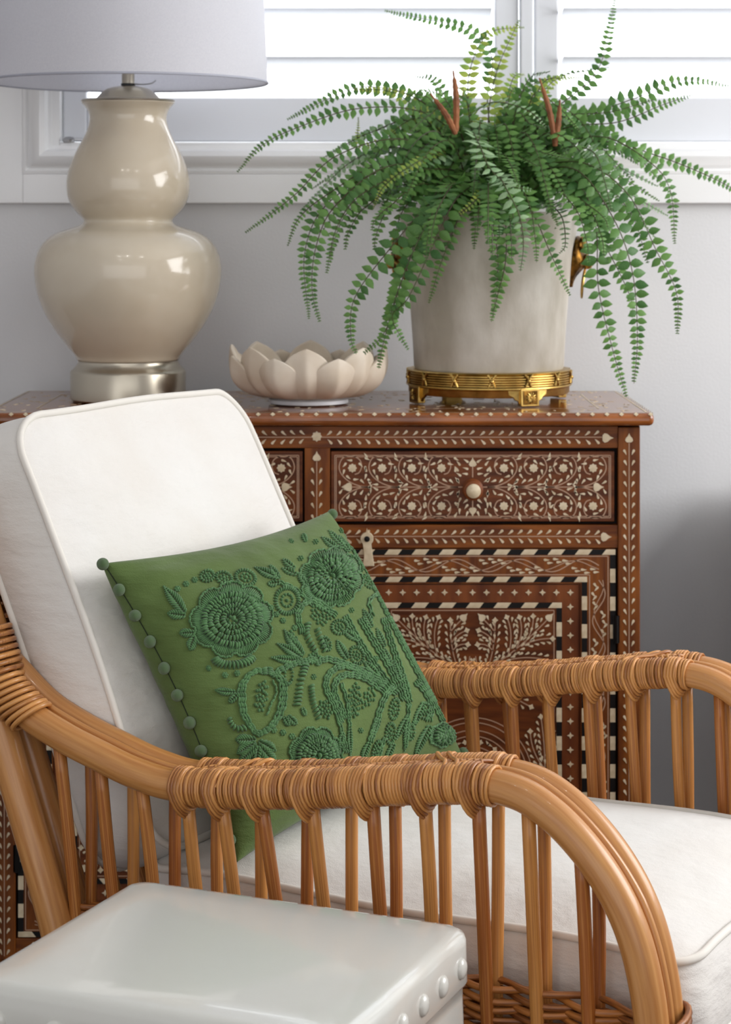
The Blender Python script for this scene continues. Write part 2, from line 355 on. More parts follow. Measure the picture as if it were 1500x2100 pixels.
# corner stiles, middle stile, rails
for xs in (-13, 1268):
    o = fbox(xs, xs+45, 876, 1968, -.02, .003).build('corner_stile', M['wood'], cab, smooth=False, bevel=.0015)
    xc = xs+22.5; vine_v(o, xc, 908, 1960, .003); put('bud_inlay', ME_BUD, o, xc, 907, .003, PI/2*-1 if False else -PI/2, .95).rotation_euler = (0, -PI/2, 0)
o = fbox(32, 1268, 874, 919, -.02, .0005).build('top_rail', M['wood_r'], cab, smooth=False, bevel=.001)
vine_h(o, 60, 1240, 896.5, .0005, 0, 650); put('flower_inlay', ME_FL, o, 650, 895, .0005, 0, 1.15)
put('bud_inlay', ME_BUD, o, 1236, 898, .0005, 0, 1.15); put('bud_inlay', ME_BUD, o, 64, 898, .0005, PI, 1.15)
o = fbox(32, 1268, 1077, 1124, -.02, .0005).build('middle_rail', M['wood_r'], cab, smooth=False, bevel=.001)
vine_h(o, 60, 1238, 1100, .0005, 0, 650); put('bud_inlay', ME_BUD, o, 1233, 1101, .0005, 0, 1.1); put('bud_inlay', ME_BUD, o, 67, 1101, .0005, PI, 1.1)
o = fbox(32, 1268, 1925, 1968, -.02, .0005).build('bottom_rail', M['wood_r'], cab, smooth=False, bevel=.001)
vine_h(o, 60, 1240, 1946, .0005, 0, 650)
o = fbox(625, 677, 919, 1077, -.02, .0005).build('drawer_stile', M['wood'], cab, smooth=False, bevel=.001)
vine_v(o, 650, 946, 1075, .0005, 24); put('bud_inlay', ME_BUD, o, 650, 945, .0005).rotation_euler = (0, -PI/2, 0)
o = fbox(625, 677, 1124, 1925, -.02, .0005).build('door_stile', M['wood'], cab, smooth=False, bevel=.001)
vine_v(o, 650, 1130, 1920, .0005)
for xs in (-5, 1262):
    b = MB(); b.tube([V(fx(xs+22), .04, .068), V(fx(xs+22), .04, .0)], [.028, .018], 12); b.build('foot', M['wood'], cab)
    b = MB(); b.tube([V(fx(xs+22), .38, .068), V(fx(xs+22), .38, .0)], [.028, .018], 12); b.build('foot', M['wood'], cab)
# drawers
def drawer(x0, x1, sgn):
    g = 4; o = fbox(x0+g, x1-g, 926, 1070, -.018, -.001).build('drawer', M['wood_d'], cab, smooth=False, bevel=.0012)
    fr = ff(-.001); lm, rb = MB(), MB(); xc = (x0+x1)/2; yc = 999
    for ins, wd in ((12, 1.6), (15, 1.6)):
        q = [(x0+ins, 922+ins), (x1-ins, 922+ins), (x1-ins, 1074-ins), (x0+ins, 1074-ins), (x0+ins, 922+ins)]
        for i in range(4): ribbon(rb, fr, [q[i], q[i+1]], wd, smooth=False)
    ribbon(rb, fr, [(x0+34, yc), (x1-34, yc)], 2.2, smooth=False)
    for hs in (-1, 1):
        put('bud_inlay', ME_BUD, o, xc+hs*(248), yc, -.001, 0 if hs > 0 else PI, 1.08)
        for k in range(4):
            fxp = xc+hs*(64+61*k)
            for vs2 in (-1, 1):
                fy = yc+vs2*39
                put('flower_inlay', ME_FL, o, fxp, fy, -.001)
                rel = [(-34, 39), (-16, 37), (6, 28), (22, 13), (27, -3), (20, -20), (3, -25), (-14, -18), (-19, -4), (-14, 9), (-5, 13)]
                ribbon(rb, fr, [(fxp+hs*a, fy-vs2*b_) if vs2 > 0 else (fxp+hs*a, fy+b_) for a, b_ in rel], 2.3, 5)
                for a, b_, an in ((-13, -10, 2.6), (0, -16, .2), (13, -11, .9), (17, 3, 1.7), (12, 15, 2.4), (27, 26, 2.2), (-2, 23, 2.8), (8, 33, .3), (-16, 24, 2.5), (31, -21, -1.1), (-26, -22, 2.2), (33, 12, 1.4), (-28, 8, -1.6), (-32, 22, 2.0), (34, -4, 1.2), (28, 37, 2.4)):
                    if k == 3 and a > 27: continue
                    aa = an+rnd.uniform(-.3, .3)
                    x_, y_ = fxp+hs*a, fy+b_*(-vs2); a2 = aa if vs2 < 0 else -aa
                    if hs < 0: a2 = PI-a2
                    leaf(lm, fr, x_, y_, a2, 11.5, 5, rnd.choice((-.3, .3)), tint=rnd.random())
    for vs2 in (-1, 1):
        b_ = put('bud_inlay', ME_BUD, o, xc, yc+vs2*42, -.001, 0, .95); b_.rotation_euler = (0, -PI/2 if vs2 < 0 else PI/2, 0)
        ribbon(rb, fr, [(xc, yc+vs2*20), (xc, yc+vs2*42)], 2.4, smooth=False)
        for hs in (-1, 1):
            for a, b_, an in ((9, 50, -.9), (9, 36, -.6), (10, 26, -.4), (26, 44, -1.2), (24, 22, -.9), (30, 32, -1.3), (30, 10, -1.3)):
                a2 = an if vs2 < 0 else -an
                leaf(lm, fr, xc+hs*a, yc+vs2*b_, a2 if hs > 0 else PI-a2, 12, 5, .3*hs, tint=rnd.random())
    lm.build('leaf_inlay', M['bone'], o, smooth=False, kind='stuff'); rb.build('scroll_inlay', M['thread'], o, smooth=False)
    k = MB(); k.lathe([(.0175, 0), (.018, .004), (.014, .008), (.012, .013), (.016, .018), (.0165, .024), (.012, .027)], 28)
    kn = k.build('knob', M['wood_red'], o); kn.location = (fx(xc), .001, fz(1003)); kn.rotation_euler = (PI/2, 0, 0)
    k = MB(); k.lathe([(.0118, .024), (.0124, .028), (.0118, .031), (.008, .0335), (.003, .0345)], 24); kc = k.build('knob_cap', M['bone'], o)
    kc.location = (fx(xc), .001, fz(1003)); kc.rotation_euler = (PI/2, 0, 0); kc['label'] = 'cream bone disc on the drawer knob'
drawer(35, 625, -1); drawer(675, 1265, 1)
# doors
def checks(parent, x0, x1, y0, y1, t, d, single, sheet):
    """bone and ebony checks along a rectangle, mitred look at the corners"""
    P = 28.5; sk = t*.8
    def piece(poly, white):
        if single:
            cxm = sum(p[0] for p in poly)/4; cym = sum(p[1] for p in poly)/4
            key = (white, tuple((round(p[0]-cxm, 1), round(p[1]-cym, 1)) for p in poly))
            if key not in CH: CH[key] = unit_mesh('bone_check' if white else 'ebony_check', key[1], M['bone'] if white else M['ebony'])
            put('bone_check' if white else 'ebony_check', CH[key], parent, cxm, cym, d)
        else: (sheet[0] if white else sheet[1]).prism(poly, ff(d), 0, .0011)
    nx = max(2, int(round((x1-x0)/P))); nx += 1-nx % 2; px_ = (x1-x0)/nx
    for i in range(nx):
        a, e = x0+i*px_, x0+(i+1)*px_; a2 = a+(sk if i else 0); e2 = e+(sk if i < nx-1 else 0)
        piece([(a2, y0), (e2, y0), (e, y0+t), (a, y0+t)], i % 2 == 0); piece([(a, y1-t), (e, y1-t), (e2, y1), (a2, y1)], i % 2 == 0)
    ya, yb = y0+t, y1-t; ny = max(2, int(round((yb-ya)/P))); ny += 1-ny % 2; py_ = (yb-ya)/ny
    for i in range(ny):
        a, e = ya+i*py_, ya+(i+1)*py_
        piece([(x0, a), (x0+t, a), (x0+t, e), (x0, e)], i % 2 == 1); piece([(x1-t, a), (x1, a), (x1, e), (x1-t, e)], i % 2 == 1)
CH = {}
def branch(lm, rb, fr, p0, ang, L, curve, parent, d, depth=0, star=True, step=13):
    n = 7; pts = [p0]; a = ang
    for i in range(n):
        a += curve/n; pts.append((pts[-1][0]+math.cos(a)*L/n, pts[-1][1]+math.sin(a)*L/n))
    ribbon(rb, fr, pts, 2.0, 2)
    acc = 0
    for i in range(1, n):
        x, y = pts[i]; an = math.atan2(pts[i+1][1]-pts[i][1], pts[i+1][0]-pts[i][0])
        for sg in (-1, 1):
            leaf(lm, fr, x+math.cos(an+sg*1.2)*9+rnd.uniform(-1, 1), y+math.sin(an+sg*1.2)*9, an+PI+sg*-.6, 10.5, 5, .3*sg, tint=rnd.random())
    if star: put('star_inlay', ME_STAR, parent, pts[-1][0], pts[-1][1], d, an, 1.05)
    return pts
def sprig(lm, rb, fr, p0, p1, p2, parent, d, end='star', skip=.12, step=15):
    """curved stem p0 -> p2 pulled to p1, comma leaves on both sides, a star or a tulip at its tip"""
    Q = lambda t: ((1-t)**2*p0[0]+2*t*(1-t)*p1[0]+t*t*p2[0], (1-t)**2*p0[1]+2*t*(1-t)*p1[1]+t*t*p2[1])
    ribbon(rb, fr, [Q(k/12) for k in range(13)], 2.2, 1)
    L = math.dist(p0, p1)+math.dist(p1, p2); n = max(2, int(L/step))
    for i in range(n):
        t = skip+(1-skip-.06)*(i+.5)/n; x, y = Q(t); x2, y2 = Q(t+.02); an = math.atan2(y2-y, x2-x)
        for sg in (-1, 1):
            leaf(lm, fr, x+math.cos(an+sg*1.0)*13, y+math.sin(an+sg*1.0)*13, an+PI+sg*.75, 10, 5, -.3*sg, tint=rnd.random())
    x, y = Q(.97); an = math.atan2(p2[1]-y, p2[0]-x)
    if end == 'star': put('star_inlay', ME_STAR, parent, p2[0], p2[1], d, an, 1.1)
    elif end: put('bud_inlay', ME_BUD, parent, p2[0]-8*math.cos(an), p2[1]-8*math.sin(an), d, an, .95)
def tree(lm, rb, fr, xc, sg, parent, d, Y):
    """half bush: points relative to the panel axis, rows mapped by Y"""
    for a, b_, c, e in (((28, 1374), (46, 1340), (46, 1272), 'star'), ((44, 1322), (38, 1302), (12, 1293), 'star'), ((42, 1336), (30, 1318), (10, 1322), 'star'), ((46, 1296), (36, 1284), (18, 1266), 'bud'),
                        ((28, 1374), (88, 1340), (158, 1266), 'bud'), ((72, 1346), (86, 1300), (70, 1266), 'star'), ((86, 1336), (108, 1300), (96, 1266), 'star'), ((104, 1322), (126, 1296), (124, 1264), 'star'), ((100, 1326), (130, 1308), (164, 1310), 'star'), ((30, 1372), (90, 1336), (162, 1356), None),
                        ((28, 1376), (70, 1372), (160, 1404), 'star'), ((30, 1376), (40, 1410), (120, 1450), 'star'), ((26, 1378), (8, 1372), (6, 1346), None)):
        sprig(lm, rb, fr, (xc+sg*a[0], Y(a[1])), (xc+sg*b_[0], Y(b_[1])), (xc+sg*c[0], Y(c[1])), parent, d, e)
def door(x0, x1, single):
    o = fbox(x0+2, x1-2, 1126, 1923, -.02, -.0075).build('door', M['wood_red'], cab, smooth=False)
    for q in ((x0+2, x1-2, 1126, 1197), (x0+2, x1-2, 1852, 1923), (x0+2, x0+73, 1197, 1852), (x1-73, x1-2, 1197, 1852)):
        fbox(*q, -.0075, -.0015).build('door_frame', M['wood'], o, smooth=False)
    d0 = -.0015; fr = ff(d0); lm, rb, sh = MB(), MB(), (MB(), MB())
    checks(o, x0+2, x1-2, 1127, 1922, 11, d0, single, sh)
    for ins in (17, 55):
        q = [(x0+ins, 1124+ins), (x1-ins, 1124+ins), (x1-ins, 1925-ins), (x0+ins, 1925-ins), (x0+ins, 1124+ins)]
        for i in range(4): ribbon(rb, fr, [q[i], q[i+1]], 2, smooth=False)
    # wavy vine running round the band
    def band(fn, L):
        n = int(round(L/118)); ph = [(i/(n*8)) for i in range(n*8+1)]
        ribbon(rb, fr, [fn(t*L, 13*math.sin(t*n*2*PI)) for t in ph], 2.2, 2); ribbon(rb, fr, [fn(t*L, 11*math.sin(t*n*2*PI+.9)*.9) for t in ph], 1.8, 2)
        k = 6
        while k < L-6:
            s_ = math.sin(k/L*n*2*PI); off = -s_*6-(5 if s_ > 0 else -5)
            for j in (0, 1):
                u, v = fn(k+j*7, off+(j*8-3)); u2, v2 = fn(k+8+j*7, off+(j*8-3)-(3 if j else -3))
                leaf(lm, fr, u, v, math.atan2(v2-v, u2-u), 12, 5.4, .3*(1 if j else -1), tint=rnd.random())
            k += 19
    bx0, bx1, by0, by1 = x0+36, x1-36, 1160, 1889
    band(lambda u, v: (bx0+u, by0+v), bx1-bx0); band(lambda u, v: (bx0+u, by1+v), bx1-bx0)
    band(lambda u, v: (bx1+v, by0+30+u), by1-by0-60); band(lambda u, v: (bx0+v, by0+30+u), by1-by0-60)
    checks(o, x0+60, x1-60, 1183, 1866, 11, d0, single, sh)
    # raised field with a mitred border, then the inner panel
    pb = fbox(x0+76, x1-76, 1200, 1849, -.0075, -.0045).build('border_field', M['wood_red'], o, smooth=False, bevel=.001)
    pp = fbox(x0+112, x1-112, 1236, 1813, -.0045, -.001).build('panel', M['wood_d'], o, smooth=False, bevel=.001)
    xl, xr, yt, yb_ = x0+94, x1-94, 1216, 1833
    nx = 14; ny = 21
    for i in range(nx+1):
        for yy in (yt, yb_): put('diamond_inlay', ME_DIA, pb, xl+(xr-xl)*i/nx, yy, -.0045)
    for i in range(1, ny):
        for xx in (xl, xr): put('diamond_inlay', ME_DIA, pb, xx, yt+(yb_-yt)*i/ny, -.0045)
    d1 = -.001
    checks(pp, x0+112, x1-112, 1236, 1813, 11, d1, single, sh)
    fr = ff(d1)
    q = [(x0+128, 1252), (x1-128, 1252), (x1-128, 1797), (x0+128, 1797), (x0+128, 1252)]
    for i in range(4): ribbon(rb, fr, [q[i], q[i+1]], 2, smooth=False)
    xc = (x0+x1)/2; yc = 1524
    for sg in (-1, 1):
        tree(lm, rb, fr, xc, sg, pp, d1, lambda y: y); tree(lm, rb, fr, xc, sg, pp, d1, lambda y: 3049-y)
        for a, b_, c in (((148, 1590), (150, 1540), (140, 1470)), ((148, 1585), (170, 1540), (164, 1500)), ((147, 1575), (120, 1545), (118, 1500))):
            sprig(lm, rb, fr, (xc+sg*a[0], a[1]), (xc+sg*b_[0], b_[1]), (xc+sg*c[0], c[1]), pp, d1)
    for r in (62, 84, 96, 112, 122):
        ribbon(rb, fr, [(xc+r*math.cos(2*PI*k/30), 1594+r*math.sin(2*PI*k/30)) for k in range(31)], 2.2, 2)
    for k in range(14):
        a = 2*PI*k/14
        put('star_inlay', ME_STAR, pp, xc+73*math.cos(a), 1594+73*math.sin(a), d1, a, 1.0)
        for j in (-1, 1): leaf(lm, fr, xc+74*math.cos(a+j*.2), 1594+74*math.sin(a+j*.2), a+PI/2*j, 11, 5, .3, tint=rnd.random())
        leaf(lm, fr, xc+40*math.cos(a), 1594+40*math.sin(a), a, 14, 6, .25, tint=rnd.random())
    put('flower_inlay', ME_FL, pp, xc, 1594, d1, 0, 2)
    lm.build('leaf_inlay', M['bone'], o, smooth=False, kind='stuff'); rb.build('scroll_inlay', M['thread'], o, smooth=False)
    if not single:
        sh[0].build('bone_checks', M['bone'], o, smooth=False, kind='stuff'); sh[1].build('ebony_checks', M['ebony'], o, smooth=False, kind='stuff')
    for yy in (1290, 1760):
        h = MB(); hx = x1 if single else x0
        h.box(fx(hx)-.006, fx(hx)+.005, -.003, .002, fz(yy+28), fz(yy-28)); h.tube([V(fx(hx), -.004, fz(yy+28)), V(fx(hx), -.004, fz(yy-28))], .0035, 8); h.build('hinge', M['ebony'], o, smooth=False)
    return o
door(35, 625, False); dr = door(675, 1265, True)
# bone latch tag hanging at the door top
b = MB(); fr = ff(.004)
pl = [(753+13.5*math.cos(a), 1104+13.5*math.sin(a)) for a in [math.radians(130+280*k/16) for k in range(17)]]+[(765, 1140), (768, 1160), (744, 1160), (747, 1140)]
b.prism(pl, fr, -.003, .003); lt = b.build('latch', M['bone'], cab, smooth=False, bevel=.0008); lt['label'] = 'cream bone latch tag with a black pin'
b = MB(); b.lathe([(.0048, 0), (.0048, .0085), (.002, .0095)], 14); o = b.build('latch_pin', M['ebony'], lt); o.location = (fx(753), -.001, fz(1104)); o.rotation_euler = (PI/2, 0, 0)
b = MB(); b.prism([(750, 1095), (753, 1082), (756, 1095)], ff(.0035), 0, .003); b.build('latch_tip', M['bone'], lt, smooth=False)
# inlay on the top: diamonds along the edge, lines and leaves on the surface
b = MB()
me_ = MB(); me_.prism([(5, 0), (0, 5), (-5, 0), (0, -5)], lambda u, v, h: (u/S, -h, -v/S), 0, .0006); me_d = me_.mesh('edge_diamond', None, False); me_d.materials.append(M['bone'])
for i in range(47):
    inst('edge_diamond', me_d, top, (-.566+i*.0246, -.0217, .9977), (-PI/4, 0, 0))
for i in range(18): inst('edge_diamond', me_d, top, (.5697, -.012+i*.0246, .9977), (0, PI/4, PI/2))
ft = lambda u, v, h: (u, v, 1.0+h)
def rib_top(mb, pts, wd):
    P = [V(p[0], p[1], 0) for p in pts]
    for i in range(len(P)-1):
        T = (P[i+1]-P[i]).normalized(); q = V(-T.y, T.x, 0)*wd/2
        mb.add([ft(*(P[i]+q).xy, .0004), ft(*(P[i]-q).xy, .0004), ft(*(P[i+1]-q).xy, .0004), ft(*(P[i+1]+q).xy, .0004)], [(0, 1, 2, 3)])
b = MB()
for ins in (.012, .085):
    q = [(-.572+ins, -.024+ins), (.572-ins, -.024+ins), (.572-ins, .445-ins), (-.572+ins, .445-ins), (-.572+ins, -.024+ins)]
    rib_top(b, q, .0028)
b.build('line_inlay', M['bone'], top, smooth=False)
b = MB()
for i in range(420):
    x, y = rnd.uniform(-.55, .55), rnd.uniform(.0, .42); a = rnd.uniform(0, 6.3)
    pts = [(0, 0), (.003, .0025), (.007, .002), (.011, .0005), (.006, -.001), (.002, -.002)]
    b.prism([(x+p*math.cos(a)-q*math.sin(a), y+p*math.sin(a)+q*math.cos(a)) for p, q in pts], ft, 0, .0005)
b.build('leaf_inlay', M['bone'], top, smooth=False, kind='stuff')

# ------------------------------------------------------------------ table lamp
LY = 3.72; LS = F/LY
def lr(px): return px/LS
def lz(py): return (ZC-(py-HY)/LS)-1.0
lamp = thing('table_lamp', 'cream gourd shaped ceramic table lamp with white drum shade on the cabinet', 'lamp', ((263-750)/LS, LY, 1.0012))
prof = [(104, 739), (110, 727), (130, 703), (153, 672), (172, 638), (185, 603), (191, 566), (190, 540), (183, 515), (168, 494), (146, 479), (120, 470), (98, 463), (91, 456), (93, 449), (104, 438), (116, 422), (123, 405), (126, 384), (124, 360), (116, 334), (104, 308), (92, 286), (83, 266), (79, 248), (80, 235), (85, 224), (92, 216), (95, 212), (90, 210)]
P3 = cr([(r, y, 0) for r, y in prof], 3)
MB().lathe([(lr(p.x), lz(p.y)) for p in P3], 72).build('body', M['lamp'], lamp, autos=False)
b = MB(); b.lathe([(.100, .0005), (.104, .004), (.104, lz(764)), (.1025, lz(760)), (.099, lz(757)), (.093, lz(750)), (.0905, lz(744)), (.0905, lz(740)), (.09, lz(739.5))], 64); b.build('plinth', M['brass_pale'], lamp)
b = MB(); b.lathe([(lr(80), lz(212)), (lr(95), lz(211.5)), (lr(96), lz(209)), (lr(95), lz(206.5)), (lr(66), lz(204)), (lr(62), lz(200)), (lr(54), lz(191)), (lr(44), lz(184)), (lr(30), lz(180)), (lr(16), lz(178)), (lr(14), lz(177))], 56); b.build('cap', M['brass_pale'], lamp)
MB().lathe([(lr(13), lz(178)), (lr(13), lz(120)), (lr(10), lz(118)), (lr(10), lz(90))], 24).build('neck', M['brass_pale'], lamp)
MB().lathe([(lr(14.5), lz(177)), (lr(14.5), lz(173)), (lr(13), lz(172.5))], 24).build('neck_ring', M['cord'], lamp)
MB().tube(cr([V(.012, -.004, lz(174)), V(.03, -.02, lz(176)), V(.045, -.025, lz(174)), V(.052, -.02, lz(168))], 5), .0012, 6).build('cord_end', M['steel'], lamp)
R0, R1, z0, z1 = .2525, .238, lz(171), lz(171)+.33
b = MB(); b.lathe([(R0, z0), (R1, z1), (R1-.0025, z1), (R0-.0025, z0)], 96, closed=True); sh = b.build('shade', M['shade'], lamp, autos=True)
for z, r in ((z0, R0), (z1, R1)):
    b = MB(); b.tube([V(r*math.cos(2*PI*k/96), r*math.sin(2*PI*k/96), z) for k in range(96)], .0022, 6, closed=True); b.build('shade_trim', mat('shade_trim', srgb(176, 178, 190), rough=.8), sh)
b = MB(); b.lathe([(.014, lz(90)), (.02, lz(70)), (.03, lz(40)), (.032, lz(15)), (.024, lz(-8)), (.004, lz(-16))], 24); b.build('bulb', M['glaze_white'], lamp)
b = MB()
for k in range(3):
    a = 2*PI*k/3+.4; b.tube([V(.01*math.cos(a), .01*math.sin(a), z1-.02), V((R1-.004)*math.cos(a), (R1-.004)*math.sin(a), z1-.006)], .0018, 6)
for s_ in (-1, 1): b.tube(cr([V(s_*.01, 0, lz(118)), V(s_*.045, 0, lz(80)), V(s_*.048, 0, lz(0)), V(0, 0, z1-.02)], 6), .0016, 6)
b.build('shade_harp', M['brass_pale'], lamp)

# ------------------------------------------------------------------ lotus bowl
bowl = thing('lotus_bowl', 'cream stoneware bowl shaped as an open lotus flower', 'bowl', ((633-750)*3.655/F, 3.655, 1.0012))
MB().lathe([(.066, .0), (.071, .002), (.071, .008), (.064, .0115)], 48).build('foot', M['glaze_white'], bowl)
MB().lathe([(.03, .0105), (.064, .011), (.085, .02), (.104, .036), (.118, .054), (.112, .054), (.098, .039), (.078, .024), (.05, .017), (.0, .016)], 56, caps=False).build('basin', M['lotus'], bowl)
def petal(ang, R, tall, flare, hw):
    def fn(u, v):
        a = (u*2-1); bb = v
        wdt = (.7+.3*math.sin(min(1, bb/.5)*PI/2))*(1 if bb < .5 else max(0, 1-((bb-.5)/.5)**2.4)**.72)
        rr = .062+(R-.062)*math.sin(bb*PI/2)**.82
        zz = .0115+(tall-.0115)*(bb**1.55)
        rr += .019*(1-abs(a)*(.45+.55*wdt))*math.sin(min(1, .12+bb*.9)*PI)-.004*(a*wdt)**2+flare*bb**4
        th = ang+a*hw*wdt
        return (rr*math.cos(th), rr*math.sin(th), zz)
    b = MB(); b.grid(fn, 17, 15); o = b.build('petal', M['lotus'], bowl, autos=False)
    md = o.modifiers.new('thick', 'SOLIDIFY'); md.thickness = .007; md.offset = -1
    md = o.modifiers.new('bev', 'SUBSURF'); md.levels = 1; md.render_levels = 1
for k in range(8): petal(2*PI*k/8-PI/2, .1335, .106, .006, .40)
for k in range(8): petal(2*PI*(k+.5)/8-PI/2, .1385, .089, .007, .345)

# ------------------------------------------------------------------ footed planter
PY = 3.72; PS = F/PY
pot = thing('footed_planter', 'aged grey white crackle planter on a footed brass base holding a fern', 'planter', ((1003-750)/PS, PY, 1.0012))
b = MB(); b.lathe([(.09, .056), (.1325, .0565), (.1355, .062), (.1385, .12), (.144, .19), (.152, .26), (.1605, .325), (.163, .334), (.162, .34), (.154, .34), (.151, .33), (.142, .26), (.132, .19), (.12, .10), (.0, .09)], 72, caps=False)
b.build('vessel', M['pot'], pot)
MB().lathe([(.149, .305), (.10, .312), (.05, .318), (.002, .32)], 40, caps=False).build('soil', M['soil'], pot)
# brass base: reeded band, plain apron, scroll brackets and four square feet
band = [(.128, .057), (.137, .0585), (.1455, .058), (.1475, .056)]
for k in range(5):
    z = .0545-k*.0042; band += [(.1455, z), (.148, z-.0015), (.1482, z-.003), (.1455, z-.0041)]
band += [(.1495, .0325), (.150, .030), (.147, .028), (.1455, .026), (.1455, .0175), (.1435, .015), (.132, .015)]
bs = MB().lathe(band, 96).build('brass_base', M['brass'], pot)
for k in range(14):
    a = 2*PI*k/14+.2; b = MB()
    for s_ in (-1, 1):
        b.tube([V(.1495*math.cos(a+s_*d), .1495*math.sin(a+s_*d), z) for d, z in ((-.05, .056), (-.02, .051), (.012, .043), (.04, .034))], .0021, 6)
    b.ball((.150*math.cos(a), .150*math.sin(a), .0445), .0042, 8, 5); b.build('ribbon_cross', M['brass'], bs)
for k in range(4):
    ang = math.radians(-90+25+90*k)
    def frm(u, v, h, ang=ang): # u along the circle, v up, h outwards
        th = ang+u/.148; r = .1455+h
        return (r*math.cos(th), r*math.sin(th), v)
    for s_ in (-1, 1):
        b = MB(); pts = [(s_*.013, .030), (s_*.040, .030), (s_*.038, .020), (s_*.030, .0165), (s_*.027, .012), (s_*.021, .0095), (s_*.0185, .004), (s_*.013, .003)]
        if s_ < 0: pts = pts[::-1]
        n = len(pts); vs_ = [frm(u, v, -.004) for u, v in pts]+[frm(u, v, .002) for u, v in pts]
        b.add(vs_, [tuple(range(n, 2*n)), tuple(range(n-1, -1, -1))]+[(i, (i+1) % n, n+(i+1) % n, n+i) for i in range(n)])
        b.build('bracket', M['brass'], bs, smooth=False, bevel=.0008)
    b = MB(); q = [(-.0175, .0005), (.0175, .0005), (.0185, .031), (-.0185, .031)]
    b.add([frm(u, v, -.008) for u, v in q]+[frm(u, v, .0075) for u, v in q], [(4, 5, 6, 7), (3, 2, 1, 0), (0, 1, 5, 4), (1, 2, 6, 5), (2, 3, 7, 6), (3, 0, 4, 7)])
    ftb = b.build('foot', M['brass'], bs, smooth=False, bevel=.0015)
    b = MB(); q = [(-.0135, .004), (.0135, .004), (.0135, .0275), (-.0135, .0275)]
    b.add([frm(u, v, .0075) for u, v in q]+[frm(u, v, .0081) for u, v in q], [(4, 5, 6, 7), (0, 1, 5, 4), (1, 2, 6, 5), (2, 3, 7, 6), (3, 0, 4, 7)])
    b.build('rosette_ground', M['brass_dark'], ftb, smooth=False)
    b = MB()
    for j in range(12):
        a = 2*PI*j/12; c_, s_ = math.cos(a), math.sin(a)
        b.tube([frm(c_*.002, .0158+s_*.002, .0085), frm(c_*.006, .0158+s_*.006, .0092), frm(c_*.0098, .0158+s_*.0098, .0082)], [.0009, .0015, .0008], 6)
    b.ball(frm(0, .0158, .009), .0024, 8, 6); b.build('rosette', M['brass'], ftb)
# handle: a cast leaf mask with a hanging ring on each side
for s_, angd in ((1, -4), (-1, 176)):
    ang = math.radians(angd)
    def hf(u, v, h, ang=ang):
        r = .149+h+(v-.25)*.12; th = ang+u/.155; return (r*math.cos(th), r*math.sin(th), v)
    b = MB()
    def mask(u, v):
        uu = u*2-1; zz = .205+.092*v
        wd = .034*(.5+.5*math.sin(min(1, v/.7)*PI/2))*(1 if v < .72 else math.sqrt(max(0.02, 1-((v-.72)/.29)**2)))
        h = .004+.024*max(0, 1-uu*uu)*math.exp(-((v-.5)/.25)**2)+.016*max(0, 1-uu*uu)*math.exp(-((v-.86)/.12)**2)+.003*math.cos(uu*9)*(1-v)
        return hf(uu*wd, zz, h)
    b.grid(mask, 17, 19); o = b.build('handle_mask', M['brass_dark'], pot, autos=False); md = o.modifiers.new('t', 'SOLIDIFY'); md.thickness = .004; md.offset = -1
    b = MB()
    for q in (-1, 1):
        b.tube(cr([hf(q*.006, .288, .012), hf(q*.02, .293, .018), hf(q*.027, .281, .02), hf(q*.018, .272, .021), hf(q*.012, .278, .024)], 5), .0042, 8)
        b.tube(cr([hf(q*.004, .262, .026), hf(q*.016, .256, .026), hf(q*.022, .246, .016)], 5), .0034, 8)
    b.ball(hf(0, .246, .03), .009, 10, 7); b.build('handle_scroll', M['brass'], o)
    b = MB(); c0 = hf(0, .212, .03)
    b.tube([hf(.020*math.sin(2*PI*k/28), .212-.026*math.cos(2*PI*k/28)*1.0, .026) for k in range(28)], .0021, 8, closed=True); b.build('handle_ring', M['brass'], o)

# ------------------------------------------------------------------ fern
FO = V((1003-750)/PS, PY, 1.31)
fern = thing('potted_fern', 'bushy green fern with long arching fronds spilling over the planter', 'fern', FO)
lfm = MB()          # unit leaflet: base at origin, length 1 along +x, lying in xy, normal z
lp = [(0, 0), (.12, .17), (.36, .285), (.62, .23), (.86, .09), (1, 0)]
vs_ = [(p, q, -.25*q*q*4+.05*math.sin(p*PI)) for p, q in lp]+[(p, -q, -.25*q*q*4+.05*math.sin(p*PI)) for p, q in lp[1:-1]]+[(p, 0, .06*math.sin(p*PI)+.02) for p, q in lp[1:-1]]
fs = []
up = [0, 1, 2, 3, 4, 5]; dn = [0, 6, 7, 8, 9, 5]; md_ = [0, 10, 11, 12, 13, 5]
for i in range(5):
    for A_, B_ in ((md_, up), (dn, md_)):
        q = [A_[i], A_[i+1], B_[i+1], B_[i]]; q = [q[j] for j in range(4) if q[j] not in q[:j]]; fs.append(tuple(q))
lfm.add(vs_, fs)
LEAF = {k: lfm.mesh('leaflet', None, True) for k in ('leaf', 'leaf_light', 'leaf_grey')}
for k, me in LEAF.items(): me.materials.append(M[k])
leaves = []    # (size, frond object, matrix, kind)
